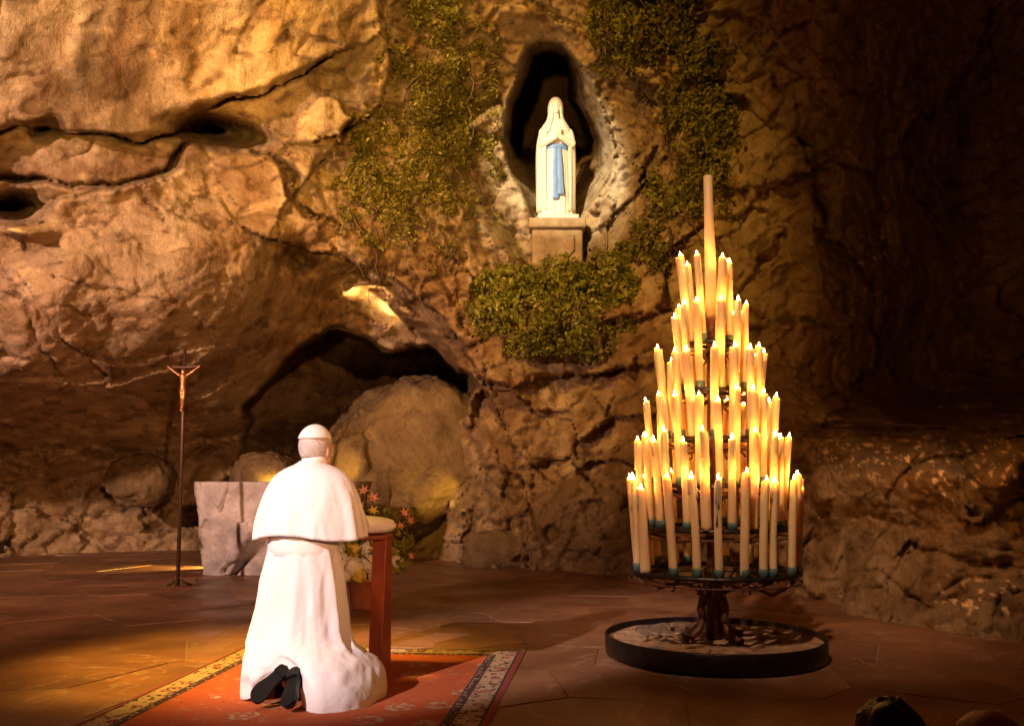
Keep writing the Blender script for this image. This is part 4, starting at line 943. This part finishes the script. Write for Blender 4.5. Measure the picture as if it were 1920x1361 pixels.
b = MB(); b.tube([(LEAN*z, 0, z) for z in (.10, .5, 1.0, 1.5, 1.85)], [.05, .042, .036, .032, .03], 14); b.build('post', M['rust'], cst)
SC = F/ZC
def zof(py): return (P(1338, py, ZC)).z
tiers = [  # z, ring radius, count, candle length, name
 (zof(1072), .470, 24, .545, 'lowest'), (zof(991), .405, 21, .535, 'second'), (zof(912), .335, 18, .525, 'third'),
 (zof(826), .268, 15, .525, 'fourth'), (zof(737), .195, 11, .525, 'fifth'), (zof(648), .120, 7, .525, 'uppermost')]
for ti, (z, r_, n, L_, nm) in enumerate(tiers):
    ox = LEAN*z; ring = empty('tier', (ox, 0, z)); ring.parent = cst
    wd = .034
    b = MB(); b.lathe([(r_+wd, .0), (r_+wd, .016), (r_+wd-.008, .018), (r_+wd-.010, .006), (r_-wd+.010, .006), (r_-wd+.008, .018), (r_-wd, .016), (r_-wd, -.004), (r_+wd, -.004), (r_+wd, 0)], 72); b.build('tray', M['iron'], ring)
    b = MB(); b.lathe([(r_+wd-.004, -.048), (r_+wd+.003, -.048), (r_+wd+.003, -.040), (r_+wd-.004, -.040), (r_+wd-.004, -.048)], 64); b.build('lower_hoop', M['rust'], ring)
    for k in range(6):
        a = 2*math.pi*k/6+.3*ti; b = MB(); ca, sa = math.cos(a), math.sin(a)
        b.tube([(.03*ca, .03*sa, -.05), ((r_-wd)*.6*ca, (r_-wd)*.6*sa, -.075), ((r_)*ca, r_*sa, -.02)], [.011, .009, .009], 6); b.build('spoke', M['rust'], ring)
        b = MB(); pts = []
        for q in range(12):
            th = q/11*4.4; rr = .042*(1-q/16); pts.append(((r_*.55+rr*math.cos(th))*ca, (r_*.55+rr*math.cos(th))*sa, -.10+rr*math.sin(th)))
        b.tube(pts, .006, 6); b.build('scroll', M['rust'], ring)
zt = zof(600)
b = MB(); b.lathe([(.03, -.16), (.036, -.15), (.03, -.12), (.045, -.10), (.030, -.075), (.046, -.05), (.034, -.025), (.052, -.008), (.052, .006), (.001, .006)], 24, (LEAN*zt, 0, zt))
for k in range(14):
    a = k*2.4; b.ell((LEAN*zt+.045*math.cos(a), .045*math.sin(a), zt-.14+.009*k), (.016, .016, .012), 8, 6)
b.build('rosette_knob', M['rust'], cst)
# candles (each its own thing)
def candle_mesh(L_, r_, seed):
    rs = random.Random(seed); b = MB(); rings = []; bx1, by1 = rs.uniform(-.014, .014), rs.uniform(-.010, .010)
    n = 22; lip = rs.uniform(-.3, .3)
    for j in range(n+1):
        t = j/n; cx_ = bx1*t*t+.002*math.sin(t*5+seed); cy_ = by1*t*t
        rr = r_*(1.04-.10*t+.03*math.sin(t*11+seed)*rs.uniform(.3, 1))
        if j == n: rr *= .80
        rings.append([(cx_+rr*(1+.05*math.sin(3*a+seed+t*3))*math.cos(a), cy_+rr*(1+.05*math.sin(3*a+seed+t*3))*math.sin(a), t*L_+(.008*math.sin(a+seed) if j >= n-1 else 0)) for a in [2*math.pi*q/14 for q in range(14)]])
    b.loft(rings, True, False)
    top = rings[-1]; c_ = Vector((sum(p[0] for p in top)/14, sum(p[1] for p in top)/14, L_-.006))
    b.loft([top, [tuple(c_+(Vector(p)-c_)*.75) for p in top], [tuple(c_+(Vector(p)-c_)*.1+Vector((0, 0, -.004))) for p in top]], False, True)
    for d in range(rs.randint(1, 3)):              # wax runs
        a = rs.uniform(0, 6.28); l = rs.uniform(.08, .25); rr = r_*.95
        b.tube([(bx1*((L_-l*q)/L_)**2+rr*math.cos(a+.1*q), by1*((L_-l*q)/L_)**2+rr*math.sin(a+.1*q), L_-.004-l*q) for q in (0, .35, .7, 1)], [.005, .006, .005, .007], 6)
    return b.mesh('wax'), c_
variants = []
for v in range(12):
    L_ = 1.0; me, tip = candle_mesh(.53+(.012 if v % 3 == 0 else -.012 if v % 3 == 1 else 0), .0225+(.006 if v % 4 == 0 else .002 if v % 3 == 0 else 0), v*3+1); me.materials.append(M['wax']); variants.append((me, tip, .0225+(.006 if v % 4 == 0 else .002 if v % 3 == 0 else 0)))
b = MB(); b.lathe([(.001, -.006), (.0275, -.006), (.027, .03), (.0262, .046), (.022, .048)], 14); ME_base = b.mesh('base_sleeve'); ME_base.materials.append(M['teal'])
b = MB(); b.tube([(0, 0, -.006), (.001, 0, .008), (.004, 0, .016)], .002, 5); ME_wick = b.mesh('wick'); ME_wick.materials.append(M['wick'])
b = MB(); b.lathe([(.0015, .002), (.0052, .008), (.0054, .015), (.0030, .023), (.0005, .031)], 6, cap0=True, cap1=True); ME_flame = b.mesh('flame'); ME_flame.materials.append(M['flame'])
ci = 0
for ti, (z, r_, n, L_, nm) in enumerate(tiers):
    a0 = [.10, .28, .05, .3, .18, .5][ti]
    for k in range(n):
        if (ti, k) in ((0, 14), (1, 6), (2, 9), (3, 2)): continue
        a = a0+2*math.pi*k/n+random.uniform(-.07, .07); rr = r_+random.uniform(-.022, .016)
        loc = Vector((CX0+LEAN*z+rr*math.cos(a), CY0+rr*math.sin(a), z+.012))
        cd = empty('candle', loc, random.uniform(0, 6.28), label='lit ivory candle with teal base on the %s ring of the candle stand' % nm, cat='candle', group='candles on the %s ring of the stand' % nm)
        tl = R(random.uniform(1.5, 6)); rad = Vector((math.cos(a), math.sin(a), 0)); axis = Vector((0, 0, 1)).cross(rad)
        q_ = Matrix.Rotation(tl, 3, axis) @ Matrix.Rotation(random.uniform(0, 6.28), 3, 'Z'); cd.rotation_euler = q_.to_euler()
        s_ = L_/.53*(random.uniform(.97, 1.04) if random.random() < .8 else random.uniform(.90, .97)); cd.scale = (1, 1, s_)
        me, tip, _ = variants[ci % 12]; ci += random.randint(1, 5)
        link('wax', me, None, cd); link('base_sleeve', ME_base, None, cd)
        o = link('wick', ME_wick, None, cd); o.location = tip
        o = link('flame', ME_flame, None, cd); o.location = tip+Vector((.003, 0, .004))
cd = empty('candle', (CX0+LEAN*zt, CY0, zt+.006), 0, label='single tall thick candle crowning the top of the candle stand', cat='candle')
Lb = zof(332)-zt; b = MB()
b.lathe([(.037, 0), (.036, Lb*.25), (.033, Lb*.5), (.030, Lb*.75), (.028, Lb-.004), (.024, Lb), (.001, Lb-.004)], 20, cap0=True); b.build('wax', M['wax'], cd)
o = link('wick', ME_wick, None, cd); o.location = (0, 0, Lb)
# ------------------------------------------------------------------ hidden shrine lamps (fixtures with their own light)
def uplight(loc, target, watts, col, deg, label, rad=.04, sc=1):
    loc = Vector(loc); d = (Vector(target)-loc).normalized()
    r0 = empty('flood_lamp', loc, label=label, cat='lamp'); r0.scale = (sc,)*3; r0.rotation_euler = d.to_track_quat('Z', 'Y').to_euler()
    b = MB(); b.lathe([(.001, -.12), (.05, -.12), (.065, -.08), (.07, 0), (.062, 0), (.055, -.02)], 20); b.build('housing', M['lamp_metal'], r0)
    b = MB(); b.lathe([(.056, -.018), (.03, -.014), (.001, -.013)], 20); b.build('lens', M['lamp_glass'], r0)
    b = MB(); b.tube([(.075, 0, -.04), (.08, 0, -.16), (0, 0, -.18), (-.08, 0, -.16), (-.075, 0, -.04)], .008, 6); b.build('bracket', M['lamp_metal'], r0)
    spot('lamp_beam', loc+d*.02, target, watts, col, deg, .6, rad)
s1, n1 = surf(668, 532); s2, n2 = surf(722, 572)
s1, s2 = Vector(s1), Vector(s2)
uplight(s1+Vector((-.02, -.16, -.26)), s1, 20, (1, .60, .2), 110, 'small flood lamp tucked below the left bright hollow', .02, .2)
uplight(s2+Vector((-.10, -.18, -.22)), s2, 26, (1, .62, .22), 110, 'small flood lamp tucked below the right bright hollow', .02, .2)
uplight(P(610, 985, 10.95), P(645, 862, 11.7), 90, (1, .60, .07), 32, 'small flood lamp on the floor behind the altar facing the cave')
uplight(P(455, 1045, 10.7), P(300, 1066, 10.6), 420, (1, .58, .12), 46, 'small flood lamp on the floor behind the altar facing left')
uplight(P(530, 960, 10.9), P(490, 880, 11.6), 110, (1, .62, .12), 45, 'small flood lamp behind the altar facing the low boulder')
uplight(P(868, 962, 11.5), P(812, 915, 12.05), 34, (1, .60, .10), 66, 'small flood lamp beside the pale pitted stone', .03, .4)
s3, n3 = surf(28, 428); s3 = Vector(s3)
uplight(s3+Vector((-.05, -.22, .16)), s3+Vector((.1, 0, 0)), 9, (1, .62, .15), 90, 'small flood lamp set in the round hollow of the cliff', .02, .3)
# ------------------------------------------------------------------ onlookers on the lower pavement
def onlooker(px, py, Yd, label, hairmat, hname, coat):
    top = P(px, py, Yd); r0 = empty('person', (top.x, Yd, -.9), R(8), label=label, cat='person')
    k = (top.z+.9)/1.305; r0.scale = (k, k, k)
    ar = {s: ((s*.19, .01, .98), (s*.24, .06, .74), (s*.08, .22, .70)) for s in (-1, 1)}
    link('body', body_mesh(.012, ar, 0), M['skin'], r0)
    cap_shell(hname, hairmat, r0, hc, (.078, .096, .099), 0, .010, 0, 22, rough_=.022 if hname == 'hair' else .006, zfun=lambda a: (-.75 if math.sin(a) < -.1 else (-.1 if math.sin(a) < .35 else .55)))
    b = MB(); rows = interp_rows([(.02, .24, .28), (.2, .23, .24), (.5, .215, .17), (.8, .215, .155), (.98, .235, .14), (1.05, .15, .10), (1.10, .075, .075)], 30)
    b.loft([fold_ring(z, rx, ry, .02, 0, -.08*max(0, 1-z/.4)) for z, rx, ry in rows]); b.build('coat', coat, r0)
    for s in (-1, 1):
        b = MB(); sh, el, wr = [Vector(q) for q in ar[s]]; b.tube([sh, el, el.lerp(wr, .9)], [.075, .062, .05], 14); b.build('sleeve', coat, r0)
onlooker(1676, 1321, 2.5, 'dark-haired onlooker of whom only the top of the head shows', M['black_hair'], 'hair', M['dark_cloth'])
onlooker(1866, 1343, 2.4, 'onlooker whose dark red cap barely shows beside the dark-haired head', M['red_cloth'], 'cap', M['dark_cloth'])
